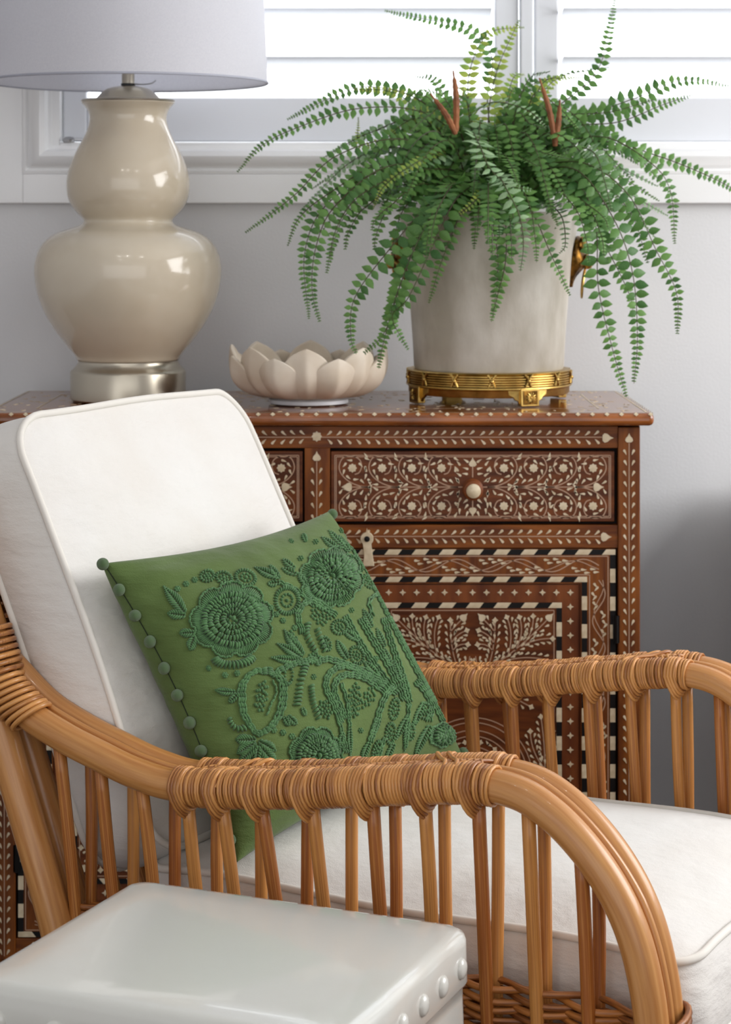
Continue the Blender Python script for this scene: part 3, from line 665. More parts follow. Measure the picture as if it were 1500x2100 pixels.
def frond(pts, lmax=.021, kind='leaf', nrm=(0, -1, .45), dens=.0118, wide=1.0, start=.12, stem=.0013, grow=.35):
    P = cr(pts, 10); L = sum((P[i+1]-P[i]).length for i in range(len(P)-1))
    o = MB().tube([p-FO for p in P], [stem*(1-.75*i/(len(P)-1))+.0002 for i in range(len(P))], 5).build('frond', M['stem'], fern)
    nr = Vector(nrm).normalized()+V(rnd.uniform(-.25, .25), 0, rnd.uniform(-.2, .2)); acc = 0; nxt = start*L; side = 1
    for i in range(len(P)-1):
        seg = (P[i+1]-P[i]).length
        while nxt < acc+seg:
            t = (nxt-acc)/seg; p = P[i].lerp(P[i+1], t); T = (P[i+1]-P[i]).normalized(); f = nxt/L
            sz = lmax*min(1, .55+f/grow*.45)*(1 if f < .5 else max(.16, 1-((f-.5)/.5)**1.5*.86))
            n = (nr-T*nr.dot(T)).normalized(); B = n.cross(T)
            for sg in (-1, 1):
                d = (B*sg+T*rnd.uniform(.15, .4)+n*rnd.uniform(-.3, .2)).normalized()
                z = (n+B*rnd.uniform(-.35, .35)+T*rnd.uniform(-.25, .25)); z = (z-d*z.dot(d)).normalized(); y = z.cross(d)
                s_ = sz*rnd.uniform(.85, 1.1); mt = Matrix(((d.x*s_, y.x*s_*wide, z.x*s_, p.x-FO.x), (d.y*s_, y.y*s_*wide, z.y*s_, p.y-FO.y), (d.z*s_, y.z*s_*wide, z.z*s_, p.z-FO.z), (0, 0, 0, 1)))
                leaves.append((s_*(1.0 if n.y < 0 else .6)*(1.3-(p.y-3.4)), o, mt, kind))
            nxt += .66*sz+.0016
        acc += seg
def FR(path, **k):
    """frond from (column, row, distance) points of a survey of the plant"""
    frond([at(a, b_, PY+c) for a, b_, c in path], **k)
D = 0
FR([(985, 330, 0), (880, 235, -.06), (740, 222, -.09), (610, 262, -.11), (535, 300, -.12), (487, 353, -.13)], lmax=.02, nrm=(0, -.8, .7))
FR([(960, 330, 0), (820, 285, -.1), (690, 320, -.13), (610, 395, -.15), (555, 440, -.16), (503, 477, -.17)], lmax=.02)
FR([(970, 300, .02), (860, 205, 0), (760, 178, 0), (690, 195, -.01), (590, 245, -.02)], lmax=.02, nrm=(0, -.9, .6), wide=1.15)
FR([(950, 350, -.02), (800, 330, -.12), (670, 400, -.15), (612, 450, -.16), (590, 505, -.16)], lmax=.018)
FR([(950, 350, -.03), (800, 340, -.14), (690, 420, -.17), (650, 500, -.18), (640, 590, -.18), (656, 660, -.18)], lmax=.024, wide=1.1)
FR([(950, 360, -.03), (790, 350, -.12), (670, 420, -.15), (625, 520, -.16), (634, 654, -.16)], lmax=.021)
FR([(960, 350, -.03), (850, 350, -.14), (740, 400, -.17), (690, 470, -.18), (670, 560, -.18)], lmax=.023)
FR([(960, 370, -.06), (880, 420, -.18), (800, 510, -.21), (728, 610, -.21), (720, 690, -.20), (731, 726, -.20)], lmax=.027, wide=1.15)
FR([(980, 370, -.06), (915, 400, -.19), (860, 490, -.22), (815, 600, -.22), (790, 680, -.21), (748, 724, -.2)], lmax=.027, wide=1.15)
FR([(985, 370, -.06), (935, 410, -.2), (890, 500, -.23), (838, 610, -.23), (805, 650, -.22), (838, 718, -.21)], lmax=.026, wide=1.15)
FR([(970, 370, -.06), (880, 440, -.18), (830, 560, -.21), (790, 690, -.21), (777, 756, -.2)], lmax=.026, wide=1.15)
FR([(990, 380, -.08), (945, 440, -.2), (905, 540, -.21), (880, 622, -.2)], lmax=.018)
FR([(1010, 380, -.08), (1035, 440, -.21), (1038, 530, -.22), (1020, 610, -.21), (1008, 660, -.21)], lmax=.025, wide=1.1)
FR([(1005, 390, -.08), (1010, 450, -.2), (1022, 540, -.21), (1012, 650, -.2)], lmax=.022)
FR([(1010, 330, -.08), (1035, 380, -.24), (1065, 440, -.27), (1074, 500, -.27), (1068, 556, -.26)], lmax=.025, kind='leaf_grey', wide=.85, start=.35)
FR([(1060, 390, -.06), (1095, 440, -.2), (1130, 520, -.21), (1170, 606, -.2)], lmax=.021, wide=1.1)
FR([(1100, 400, -.06), (1150, 440, -.18), (1160, 500, -.19), (1148, 520, -.19)], lmax=.018, kind='leaf_grey', wide=.7)
FR([(1090, 350, -.05), (1180, 370, -.17), (1222, 460, -.2), (1228, 590, -.2), (1258, 720, -.19), (1286, 814, -.19)], lmax=.029, wide=1.1)
FR([(1090, 350, -.05), (1185, 350, -.17), (1260, 450, -.2), (1298, 560, -.2), (1308, 690, -.19), (1301, 786, -.19)], lmax=.029, wide=1.15)
FR([(1090, 340, -.05), (1200, 335, -.16), (1290, 400, -.18), (1345, 510, -.18), (1388, 600, -.18), (1390, 684, -.17)], lmax=.027, wide=1.1)
FR([(1090, 350, -.05), (1170, 380, -.15), (1240, 500, -.16), (1290, 600, -.16), (1300, 650, -.16)], lmax=.026, wide=1.1)
FR([(1090, 340, -.05), (1200, 350, -.14), (1290, 430, -.15), (1330, 540, -.15)], lmax=.025)
FR([(1100, 310, 0), (1230, 280, -.08), (1330, 330, -.1), (1375, 390, -.1), (1385, 500, -.1)], lmax=.022)
FR([(1100, 300, 0), (1240, 290, -.05), (1350, 320, -.06), (1440, 355, -.06), (1505, 388, -.06), (1550, 420, -.06)], lmax=.018, wide=1.2)
FR([(1080, 290, .02), (1200, 240, 0), (1320, 195, 0), (1400, 165, 0), (1498, 176, 0)], lmax=.024, nrm=(0, -.8, .6))
FR([(1070, 290, .04), (1130, 230, .06), (1215, 160, .08), (1245, 90, .09), (1262, -5, .1)], lmax=.02, wide=1.15)
FR([(1010, 290, .03), (1000, 200, .06), (1010, 120, .08), (965, 62, .09), (890, 43, .09), (790, 22, .09)], lmax=.02, start=.3, wide=1.1)
FR([(1000, 300, .02), (1005, 210, .05), (1025, 130, .07), (1065, 42, .08)], lmax=.021, kind='leaf_light', wide=1.1)
FR([(985, 290, .02), (960, 190, .05), (975, 110, .08), (1010, 65, .09), (1075, 56, .1)], lmax=.02, kind='leaf_light', start=.3, wide=1.1)
FR([(1030, 290, .03), (1070, 190, .07), (1150, 155, .09), (1250, 138, .1)], lmax=.018, nrm=(0, -.4, 1))
FR([(1050, 290, .02), (1150, 240, .0), (1250, 230, -.02), (1340, 205, -.03)], lmax=.023, wide=1.15)
FR([(1060, 300, 0), (1170, 260, -.06), (1270, 250, -.09), (1360, 215, -.1), (1420, 195, -.1)], lmax=.022)
FR([(960, 250, -.02), (985, 300, -.16), (1005, 345, -.21), (1045, 380, -.22), (1092, 390, -.22)], lmax=.028, kind='leaf_grey', nrm=(.3, -1, .6), wide=.75)
FR([(1150, 300, -.02), (1215, 310, -.18), (1240, 370, -.21), (1255, 435, -.21)], lmax=.021, kind='leaf_grey', wide=.8)
FR([(960, 240, -.02), (1010, 210, -.1), (1080, 225, -.15), (1120, 260, -.16)], lmax=.022, kind='leaf_grey', nrm=(0, -.7, .8), wide=.75)
FR([(985, 380, -.1), (985, 400, -.2), (960, 425, -.22), (928, 448, -.22)], lmax=.012, kind='leaf_light')
FR([(930, 300, -.05), (860, 330, -.16), (790, 380, -.18), (765, 430, -.18)], lmax=.013, kind='leaf_light')
FR([(930, 240, .02), (860, 250, -.02), (745, 300, -.03), (735, 240, -.03)], lmax=.012, kind='leaf_light')
r2 = random.Random(21)
for i in range(120):          # the dense middle of the plant
    a = r2.uniform(0, 2*PI); ln = r2.uniform(.12, .30); hgt = r2.uniform(.02, .2)*(1.25-ln*2.4)+.03; drop = r2.uniform(.0, .12)
    ca, sa = math.cos(a), math.sin(a)*.72
    if sa > .3: ln *= .7
    b0 = FO+V(ca*.05, sa*.05, .01)
    pts = [b0, b0+V(ca*ln*.3, sa*ln*.3, hgt+.02), b0+V(ca*ln*.65, sa*ln*.65, hgt+.01), b0+V(ca*ln, sa*ln, hgt-drop)]
    frond(pts, lmax=r2.uniform(.018, .026), kind=r2.choice(('leaf', 'leaf', 'leaf', 'leaf', 'leaf_grey')), nrm=(ca*.3, -.7, .7), wide=1.1)
for i in range(18):
    a = r2.uniform(-PI*.95, -PI*.28); ca, sa = math.cos(a), math.sin(a); ln = r2.uniform(.17, .24); dp = r2.uniform(.03, .10); b0 = FO+V(ca*.06, sa*.06, .01)
    frond([b0, b0+V(ca*ln*.45, sa*ln*.45, .07), b0+V(ca*ln*.85, sa*ln*.85, .03), b0+V(ca*ln, sa*ln, .03-dp*.6), b0+V(ca*ln*1.03, sa*ln*1.03, .03-dp)], lmax=r2.uniform(.021, .027), nrm=(ca*.6, -.8, .4), wide=1.1)
for i in range(18):
    a = r2.uniform(0, 2*PI); ca, sa = math.cos(a), math.sin(a)*.6; ln = r2.uniform(.06, .2); hg = r2.uniform(.17, .27); b0 = FO+V(ca*.04, sa*.04, .02)
    frond([b0, b0+V(ca*ln*.3, sa*ln*.3, hg*.6), b0+V(ca*ln*.7, sa*ln*.7, hg*.95), b0+V(ca*ln*1.2, sa*ln*1.2, hg)], lmax=r2.uniform(.018, .024), kind=r2.choice(('leaf', 'leaf', 'leaf_light')), nrm=(ca*.2, -.9, .5), wide=1.1, start=.3)
def splat(kind):
    q = MB()
    for s_, o, mt, k in rest:
        if k == kind: q.add([mt @ Vector(p) for p in lfm.v], lfm.f, rnd.random())
    if q.v: q.build('leaflets' if kind == 'leaf' else ('pale_leaflets' if kind == 'leaf_light' else 'grey_leaflets'), M[kind], fern, kind='stuff', autos=False)
leaves.sort(key=lambda q: -q[0]); rest = leaves[290:]
for s_, o, mt, k in leaves[:290]:
    q = bpy.data.objects.new('leaflet', LEAF[k]); C.objects.link(q); q.parent = o; q.matrix_local = mt
for k in LEAF: splat(k)
for path, r in (([(935, 275, -.14), (915, 235, -.15), (883, 192, -.15)], .0062), ([(936, 270, -.14), (936, 200, -.14), (930, 145, -.13)], .0062), ([(1140, 300, -.1), (1128, 230, -.1), (1107, 160, -.09)], .006), ([(1138, 300, -.1), (1146, 250, -.1), (1149, 205, -.1)], .0058)):
    P = cr([at(a, b_, PY+c) for a, b_, c in path], 8); n = len(P); b = MB()
    b.tube([p-FO for p in P], [r*(.55+.45*math.sin(PI*min(1, .15+i/n)))*(1 if i % 2 else .82)*(1 if i < n-3 else .55) for i in range(n)], 8); b.build('brown_spike', M['spike'], fern)

# ------------------------------------------------------------------ rattan armchair
CH_M = V(.313, 2.657, 0); CH_R = math.atan2(-.48, .877)
chair = thing('rattan_armchair', 'honey rattan armchair with cane wrapped arms and spindle sides', 'armchair', CH_M, CH_R)
RC = Matrix.Rotation(CH_R, 3, 'Z')
def cw(p): return CH_M+RC @ Vector(p)
SK = [.1143-.064*k for k in range(12)]             # spindle stations along the arm
def arm_pts(t, dz=0):
    q = [(-.735, .735), (-.671, .688), (-.61, .662), (-.5544, .645), (-.49, .628), (-.42, .622), (-.28, .637), (-.14, .66), (-.03, .677), (.03, .675), (.075, .655), (.115, .622), (.147, .583), (.17, .54), (.185, .49), (.194, .43), (.197, .33), (.193, .18), (.19, .0)]
    return cr([V(s, t, z+dz) for s, z in q], 6)
def arm_z(s):
    P = arm_pts(0); best = min(P[:84], key=lambda p: abs(p.x-s)); return best.z
def arm_frame(s, P):
    i = min(range(1, 60), key=lambda k: abs(P[k].x-s)); a, b_ = P[i], P[i+1] if P[i+1].x > P[i].x else P[i]
    j = i if P[i].x <= s else i-1; f = (s-P[j].x)/max(1e-6, P[j+1].x-P[j].x); return P[j].lerp(P[j+1], f), (P[j+1]-P[j]).normalized()
for sd in (-1, 1):
    to, ti = sd*.35, sd*.30
    Po, Pi = arm_pts(to), arm_pts(ti, .002)
    MB().tube(Po, .0195, 20).build('arm_pole', M['rattan'], chair, autos=False)
    MB().tube(Pi, .0175, 18).build('arm_pole', M['rattan'], chair, autos=False)
    Pm = arm_pts(sd*.3255, .012); Pm = [p+V(.012*max(0, min(1, (i-50)/25)), 0, -.010*max(0, min(1, (i-55)/25))) for i, p in enumerate(Pm)][6:96]
    MB().tube(Pm, .0058, 8).build('filler_cane', M['rattan'], chair, autos=False)
    # spindles in pairs, meeting the woven skirt in one line
    lean = {4: -.02, 5: -.036, 6: -.042, 7: -.034}
    for k, s in enumerate(SK):
        e = lean.get(k, -.008 if k < 4 else -.02)+rnd.uniform(-.006, .006); zt = arm_z(s)
        for tt, tb, ee in ((to, sd*.332, e), (ti, sd*.318, rnd.uniform(-.012, -.002))):
            zt2 = arm_z(s+ee)-.012; p0, p1 = V(s+ee, tt, zt2), V(s+.004, tb, .29)
            pts = [p0.lerp(p1, f) + V(rnd.uniform(-.0015, .0015), 0, 0) for f in (0, .3, .6, 1)]
            MB().tube(cr(pts, 3), .0082 if tt == to else .0078, 10).build('spindle', M['slat'], chair, autos=False)
    # cane wrapping on both poles
    for P, r in ((Po, .0195), (Pi, .0175)):
        b = MB(); s = -.425
        while s < .003:
            p, T = arm_frame(s, P); N = V(0, 1, 0); Bn = T.cross(N); tl = rnd.uniform(-.03, .03); rr = r+.0022+rnd.uniform(-.0002, .0008)
            n = 16; b.tube([p+N*(math.cos(2*PI*i/n)*rr)+Bn*(math.sin(2*PI*i/n)*rr)+T*(tl*.05*math.cos(2*PI*i/n)) for i in range(n)], .00245, 6, closed=True, tint=rnd.random()**1.3)
            s += .00415
        b.build('cane_wrapping', M['cane'], chair, kind='stuff', autos=False)
    b = MB(); s = -.40                      # plaited strip between the poles
    while s < -.02:
        p, T = arm_frame(s, Po); z = p.z+.0185
        b.tube(cr([V(s-.006, sd*.343, z-.001), V(s, sd*.334, z+.0025), V(s+.006, sd*.322, z+.002), V(s+.012, sd*.311, z-.001)], 3), .0027, 6, tint=rnd.random())
        b.tube(cr([V(s+.008, sd*.339, z+.001), V(s+.003, sd*.331, z+.004), V(s-.002, sd*.325, z+.001)], 3), .0022, 6, tint=rnd.random()*.6)
        s += .0085
    b.build('cane_plait', M['cane'], chair, kind='stuff', autos=False)
    # bindings that tie each spindle to its pole
    for k, s in enumerate(SK):
        if not -.44 < s < .02: continue
        e = lean.get(k, -.008 if k < 4 else -.02)
        for P, r, tt, es in ((Po, .0195, to, e), (Pi, .0175, ti, 0)):
            b = MB()
            for j in range(4):
                ss = s+es-.012+j*.0045; p, T = arm_frame(min(ss, .0), P); rr = r+.0042; n = 20; pts = []
                for i in range(n):
                    a = 2*PI*i/n; dn_ = max(0, -math.cos(a))
                    pts.append(p+V((.013-j*.002)*dn_**1.0, math.sin(a)*rr, math.cos(a)*rr-(.013-.0035*j)*dn_**.9))
                b.tube(pts, .0026, 6, closed=True, tint=rnd.random())
            b.build('cane_binding', M['cane'], chair, autos=False)
    for s0, s1 in ((-.375, -.345), (-.36, -.328), (-.06, -.095), (-.045, -.08)):
        p0, _ = arm_frame(s0, Po); p1, _ = arm_frame(s1, Pi)
        b = MB(); b.tube(cr([p0+V(0, -sd*0, 0)+V(-.004, sd*.020, .006), p0+V(0, 0, .0235), V((s0+s1)/2, sd*.325, p0.z+.0205), p1+V(0, 0, .0225), p1+V(.004, -sd*.018, .006)], 5), .0031, 6, tint=rnd.random())
        b.build('cane_cross_loop', M['cane'], chair, autos=False)
    # rear posts
    for tt, r, ds in ((sd*.35, .0225, 0), (sd*.292, .0195, -.012)):
        pts = [V(-.655, tt, 0), V(-.60, tt, .16), (V(-.598, tt, .32)), V(-.62, tt, .42), V(-.695, tt, .62), V(-.775, tt, .82), V(-.818, tt, .925)]
        MB().tube(cr([p+V(ds, 0, 0) for p in pts], 6), r, 18).build('back_post', M['rattan'], chair, autos=False)
    # binding at the joint of arm and post
    b = MB()
    for j in range(9):
        p, T = arm_frame(-.722+.0078*j, Po); N = V(0, 1, 0); Bn = T.cross(N); n = 20; rr = .0285-.0004*j
        b.tube([p+N*(math.cos(2*PI*i/n)*rr*1.02)+Bn*(math.sin(2*PI*i/n)*rr)+T*(.012*math.sin(2*PI*i/n)) for i in range(n)], .0038, 6, closed=True, tint=rnd.random())
    for j in range(10):
        z = .70+.0085*j; s = -.72-(z-.685)*.40; n = 22
        b.tube([V(s+.034*math.cos(2*PI*i/n), sd*.335+.052*math.sin(2*PI*i/n)*.9, z+.012*math.cos(2*PI*i/n)) for i in range(n)], .0038, 6, closed=True, tint=rnd.random()*.8)
    b.build('joint_binding', M['cane'], chair, autos=False)
    # woven skirt below the arm
    for row in range(26):
        z = .444-row*.0057; b = MB(); pts = []
        s = -.60
        while s < .185:
            ph = math.cos(PI*(s-SK[0])/.064)*(1 if row % 2 else -1)
            pts.append(V(s, sd*(.325+.0125*ph), z+.0018*math.sin(s*23+row*1.3))); s += .016
        pts.append(V(.19, sd*.33, z-.004)); b.tube(cr(pts, 2), .0042, 7, tint=rnd.random()); b.build('woven_strand', M['weave'], chair, autos=False)
    MB().tube([V(-.60, sd*.325, .285), V(.195, sd*.325, .285)], .017, 14).build('side_rail', M['rattan'], chair, autos=False)
    b = MB()
    for j in range(8):                      # rings that tie the skirt to the front leg
        z = .436-.0088*j; n = 24
        b.tube([V(.192+.030*math.cos(2*PI*i/n), sd*.326+.055*math.sin(2*PI*i/n)*.95, z+.006*math.cos(2*PI*i/n)+.004*math.sin(2*PI*i/n)) for i in range(n)], .0042, 7, closed=True, tint=rnd.random())
    b.build('leg_binding', M['weave'], chair, autos=False)
for s_, z_ in ((.19, .30), (-.60, .30), (.19, .345)):
    MB().tube([V(s_, -.34, z_), V(s_, .34, z_)], .0165, 14).build('cross_rail', M['rattan'], chair, autos=False)
for row in range(8):
    b = MB(); pts = [V(.205+.007*math.cos(PI*i+PI*row), -.33+.022*i, .345-row*.009+.02) for i in range(31)]
    b.tube(pts, .0042, 6, tint=rnd.random()); b.build('woven_strand', M['weave'], chair, autos=False)
for i in range(20):
    MB().tube([V(-.6, -.295+.031*i, .35), V(.19, -.295+.031*i, .35)], .0075, 8).build('seat_slat', M['slat'], chair, autos=False)
# back: arched top rail, upright canes and weave
MB().tube(cr([V(-.82, -.35, .925), V(-.835, -.31, .955), V(-.842, -.15, .965), V(-.844, 0, .967), V(-.842, .15, .965), V(-.835, .31, .955), V(-.82, .35, .925)], 8), .0215, 16).build('top_rail', M['rattan'], chair, autos=False)
for i in range(9):
    tt = -.262+.0655*i; MB().tube(cr([V(-.607, tt, .33), V(-.640, tt, .43), V(-.708, tt, .60), V(-.8, tt, .83), V(-.84, tt, .955)], 4), .0075, 8).build('back_spindle', M['slat'], chair, autos=False)
for row in range(36):
    z = .68+row*.0076; s0 = -.727-(z-.62)*.40+.004; b = MB()
    pts = [V(s0+.011*math.cos(PI*i+PI*row), -.345+.0345*i, z+.002*math.sin(i*1.7+row)) for i in range(21)]
    b.tube(cr(pts, 2), .0041, 6, tint=rnd.random()); b.build('woven_strand', M['weave'], chair, autos=False)

# ------------------------------------------------------------------ boxed cushions with piping
def outline(a, b_, r, n=10):
    out = []
    for cx_, cy_, a0 in ((a-r, b_-r, 0), (-a+r, b_-r, PI/2), (-a+r, -b_+r, PI), (a-r, -b_+r, 3*PI/2)):
        for k in range(n): th = a0+PI/2*k/(n-1); out.append((cx_+r*math.cos(th), cy_+r*math.sin(th)))
    dense = []
    for i in range(len(out)):
        p, q = out[i], out[(i+1) % len(out)]; L = math.dist(p, q); m = max(1, int(L/.03))
        dense += [(p[0]+(q[0]-p[0])*j/m, p[1]+(q[1]-p[1])*j/m) for j in range(m)]
    return dense
def cushion(root, a, b_, th, r, crown, mat4, off, wob, sag=None):
    """a, b_ half sizes; cushion space z up; mat4 takes it to chair space"""
    O = outline(a, b_, r); n = len(O)
    def tw(x, y, z):                        # slumped, hand-filled softness
        dx = .004*math.sin(9*x+wob)+.003*math.sin(17*y+wob*2); dz = .004*math.sin(7*y+wob)*math.cos(6*x)+.003*math.sin(13*x-wob)
        cor = (abs(x)/a)**6*(abs(y)/b_)**6
        p = V(x+dx*.5, y+.003*math.sin(8*x+wob), z+dz*(1 if z > 0 else .3)-.014*cor*(1 if z > 0 else 0)); 
        if sag: p = p+V(*sag(x, y, z))
        return mat4 @ p
    def layer(rr, z): return [tw(x*rr, y*rr, z) for x, y in O]
    vs_, rings = [], []
    def ringadd(pts): rings.append(len(vs_)); vs_.extend(pts)
    rs = [.04, .15, .3, .45, .6, .72, .82, .9, .955, .985, 1.0]
    for rr in rs: ringadd(layer(rr, th/2+crown*(1-rr**3.2)))
    for k in range(1, 8):
        z = th/2-th*k/8; bul = .010*math.sin(PI*k/8)*(1 if k else 0)
        ringadd([tw(x*(1+bul/a), y*(1+bul/b_), z) for x, y in O])
    for rr in rs[::-1]: ringadd(layer(rr, -th/2-crown*.35*(1-rr**3.2)))
    fs = []
    for a0, b0 in zip(rings[:-1], rings[1:]):
        for k in range(n): m = (k+1) % n; fs.append((a0+k, b0+k, b0+m, a0+m))
    fs.append(tuple(range(rings[0], rings[0]+n))); fs.append(tuple(range(rings[-1]+n-1, rings[-1]-1, -1)))
    MB().add(vs_, fs).build('cover', M['canvas'], root, off=off, autos=False)
    for z in (th/2, -th/2):
        MB().tube([tw(x*1.003, y*1.003, z+.001) for x, y in O], .0052, 8, closed=True).build('piping', M['piping'], root, off=off, autos=False)
def cthing(name, label, cat, base): return thing(name, label, cat, cw(base), CH_R)
seat_base = V(-.2, 0, .36)
seat = cthing('seat_cushion', 'thick cream canvas seat cushion with piped edges in the rattan armchair', 'cushion', seat_base)
cushion(seat, .376, .272, .118, .05, .03, Matrix.Translation((-.163, 0, .431)), seat_base, 1.3)
ra = math.atan2(.254, .575)
nb = V(math.cos(ra), 0, math.sin(ra)); ub = V(-math.sin(ra), 0, math.cos(ra)); lb = V(0, 1, 0)
cb = V(-.615, 0, .785)-nb*.062
MBK = Matrix(((ub.x, lb.x*-1, nb.x, cb.x), (ub.y, -lb.y, nb.y, cb.y), (ub.z, -lb.z, nb.z, cb.z), (0, 0, 0, 1)))
back_base = V(-.53, 0, .5)
back = cthing('back_cushion', 'cream canvas back cushion with piped edges leaning in the rattan armchair', 'cushion', back_base)
cushion(back, .302, .283, .112, .062, .022, MBK, back_base, 4.1)

# ------------------------------------------------------------------ green embroidered pillow
TL, TR, BR, BL = V(-.606, -.265, .872), V(-.545, .225, .884), V(-.308, .205, .545), V(-.392, -.275, .512)
PN = ((TR-TL).cross(BL-TL)).normalized()
if PN.x < 0: PN = -PN
PT = .092
def pil(u, v, side=1):
    """u: -1 near edge .. 1 far edge, v: -1 bottom .. 1 top"""
    uu = u*(1-.11*(1-v*v)); vv = v*(1-.085*(1-u*u))
    a, b_ = (uu+1)/2, (vv+1)/2
    p = (BL*(1-a)+BR*a)*(1-b_)+(TL*(1-a)+TR*a)*b_
    h = PT*max(0, (1-u*u)*(1-v*v))**(.44 if side > 0 else .34)
    e1, e2, e3 = math.exp(-(1+u)*5), math.exp(-(1-v)*5), math.exp(-(1+v)*5)      # gathers running in from the seams
    h += (.0060*math.sin(v*26+2*math.sin(v*7))*e1*(1+u)*4+.0050*math.sin(u*24+3*math.sin(u*5))*e2*(1-v)*4+.002*math.sin(u*21)*e3*(1+v)*4)*(1-u*u*.3)
    return p+PN*(h*side*(1 if side > 0 else .88))
pil_base = V(-.37, -.02, .53)
pillow = cthing('throw_pillow', 'green linen throw pillow with raised tonal flower embroidery and pom-pom edge', 'pillow', pil_base)
def smooth_(t): x = t*2-1; return math.copysign(1-(1-abs(x))**1.7, x)
b = MB()
b.grid(lambda i, j: pil(smooth_(i), smooth_(j), 1), 61, 53); b.grid(lambda i, j: pil(-smooth_(i), smooth_(j), -1), 61, 53)
b.build('cover', M['green'], pillow, off=pil_base, autos=False)
def psurf(u, v, h):
    e = .01; p = pil(u, v); n = (pil(u+e, v)-pil(u-e, v)).cross(pil(u, v+e)-pil(u, v-e)).normalized()
    if n.dot(PN) < 0: n = -n
    return p+n*h
for side in (-1, 1):
    b = MB(); b.tube([pil(side*1.0, -1+2*k/40)+PN*.0005+V(0, side*.0006, 0) for k in range(41)], .0007, 6); b.build('seam', M['seam'], pillow, off=pil_base)
pm = MB(); pm.ball((0, 0, 0), 1, 14, 10); mpm = pm.mesh('pompom'); mpm.materials.append(M['pom'])
for k in range(11):
    v = .995-1.95*k/10.5; p = pil(-1, v)+V(.002, -.006, .001)-pil_base
    inst('pompom', mpm, pillow, p, None, (rnd.uniform(.0080, .0088), .0082, rnd.uniform(.0078, .0086)))
for k in range(11):
    v = .97-1.94*k/10.; p = pil(1, v)+V(.002, .006, .001)-pil_base; inst('pompom', mpm, pillow, p, None, .0082)
# raised embroidery; pattern coordinates (X, Y) were surveyed on the pillow and are taken to its (u, v) by a fitted polynomial
CU = [-0.3898, -0.5029, 0.277, -0.1899, 0.118, 0.9954, -0.0975, 0.1465, 0.1343, 0.2086, -0.2058, 0.7981, 0.17, -1.1994, 0.451]
CV = [0.0629, -0.9547, 0.1225, -0.0531, 0.0143, -0.3476, -0.0979, -0.0796, 0.0799, -0.0283, 0.0395, 0.0647, 0.0382, -0.1404, 0.0852]
def pat(x, y):
    X, Y = (x-590)/300, (y-1330)/300; b_ = [X**i*Y**j for i in range(5) for j in range(5-i)]
    u = sum(p*q for p, q in zip(CU, b_)); v = sum(p*q for p, q in zip(CV, b_))
    return max(-.97, min(.985, u)), max(-.96, min(.96, v))
def ps(x, y, h): return psurf(*pat(x, y), h)
er = random.Random(5); EP = []
def stitch(mb, p0, p1, r=.0015, arch=.0012, tint=None, h0=.0004):
    """one padded stitch from p0 to p1"""
    EP.append(((p0[0]+p1[0])/2, (p0[1]+p1[1])/2))
    pts = [ps(p0[0]+(p1[0]-p0[0])*t, p0[1]+(p1[1]-p0[1])*t, h0+arch*math.sin(PI*t)) for t in (0, .33, .67, 1)]
    mb.tube(pts, [r*.55, r, r, r*.55], 5, tint=er.random() if tint is None else tint)
def knot(mb, x, y, r=.0022, tint=None):
    EP.append((x, y)); p = ps(x, y, r*.5); mb.ball(p, r, 7, 5, (1, 1, 1), er.random() if tint is None else tint)
def rope(mb, pts, r=.0016, step=6.0, h=.0012, closed=False):
    """plaited chain stitch along a path"""
    P = [Vector((p[0], p[1], 0)) for p in pts]; P = cr(P+([P[0]] if closed else []), 8); acc = 0; last = P[0]; s_ = 1
    for p in P[1:]:
        d = (p-last).length
        if d >= step:
            T = (p-last).normalized(); q = V(-T.y, T.x, 0)*1.6*s_
            stitch(mb, (last.x-q.x, last.y-q.y), (p.x+T.x*2+q.x, p.y+T.y*2+q.y), r, .0009, h0=h); s_ = -s_; last = p
def emb(name, mb): return mb.build(name, M['yarn'], pillow, off=pil_base, autos=False) if mb.v else None
def e_leaf(p0, p1, wd, n=None, r=.0015, bend=0, rib=True):
    """fishbone leaf from base p0 to tip p1"""
    mb = MB(); dx, dy = p1[0]-p0[0], p1[1]-p0[1]; L = math.hypot(dx, dy); tx, ty = dx/L, dy/L; n = n or max(5, int(L/5.5))
    for i in range(n):
        t = .04+.92*i/n; w = wd*math.sin(PI*min(1, t+.12)**.85)*.5; c = bend*math.sin(PI*t); bx, by = p0[0]+dx*t-ty*c, p0[1]+dy*t+tx*c
        for s_ in (-1, 1):
            stitch(mb, (bx-ty*s_*.6, by+tx*s_*.6), (bx-ty*s_*w+tx*w*.9, by+tx*s_*w+ty*w*.9), r, .0018)
    emb('embroidered_leaf', mb)
def e_bullion(pts, wd=13, step=6.5, r=.002):
    """thick cord of fat cross stitches"""
    mb = MB(); P = cr([Vector((p[0], p[1], 0)) for p in pts], 10); acc = 0; last = P[0]
    for p in P[1:]:
        if (p-last).length >= step:
            T = (p-last).normalized(); q = V(-T.y, T.x, 0)*wd/2
            stitch(mb, (last.x-q.x, last.y-q.y), (last.x+q.x+T.x*4, last.y+q.y+T.y*4), r, .0042); last = p
    emb('embroidered_cord', mb)
def e_stem(pts, r=.0017, lanes=2, gap=4.5):
    mb = MB(); P = [Vector((p[0], p[1], 0)) for p in pts]
    for k in range(lanes):
        o_ = (k-(lanes-1)/2)*gap; Q = []
        for i, p in enumerate(P):
            T = (P[min(i+1, len(P)-1)]-P[max(i-1, 0)]).normalized(); Q.append((p.x-T.y*o_, p.y+T.x*o_))
        rope(mb, Q, r)
    emb('embroidered_stem', mb)
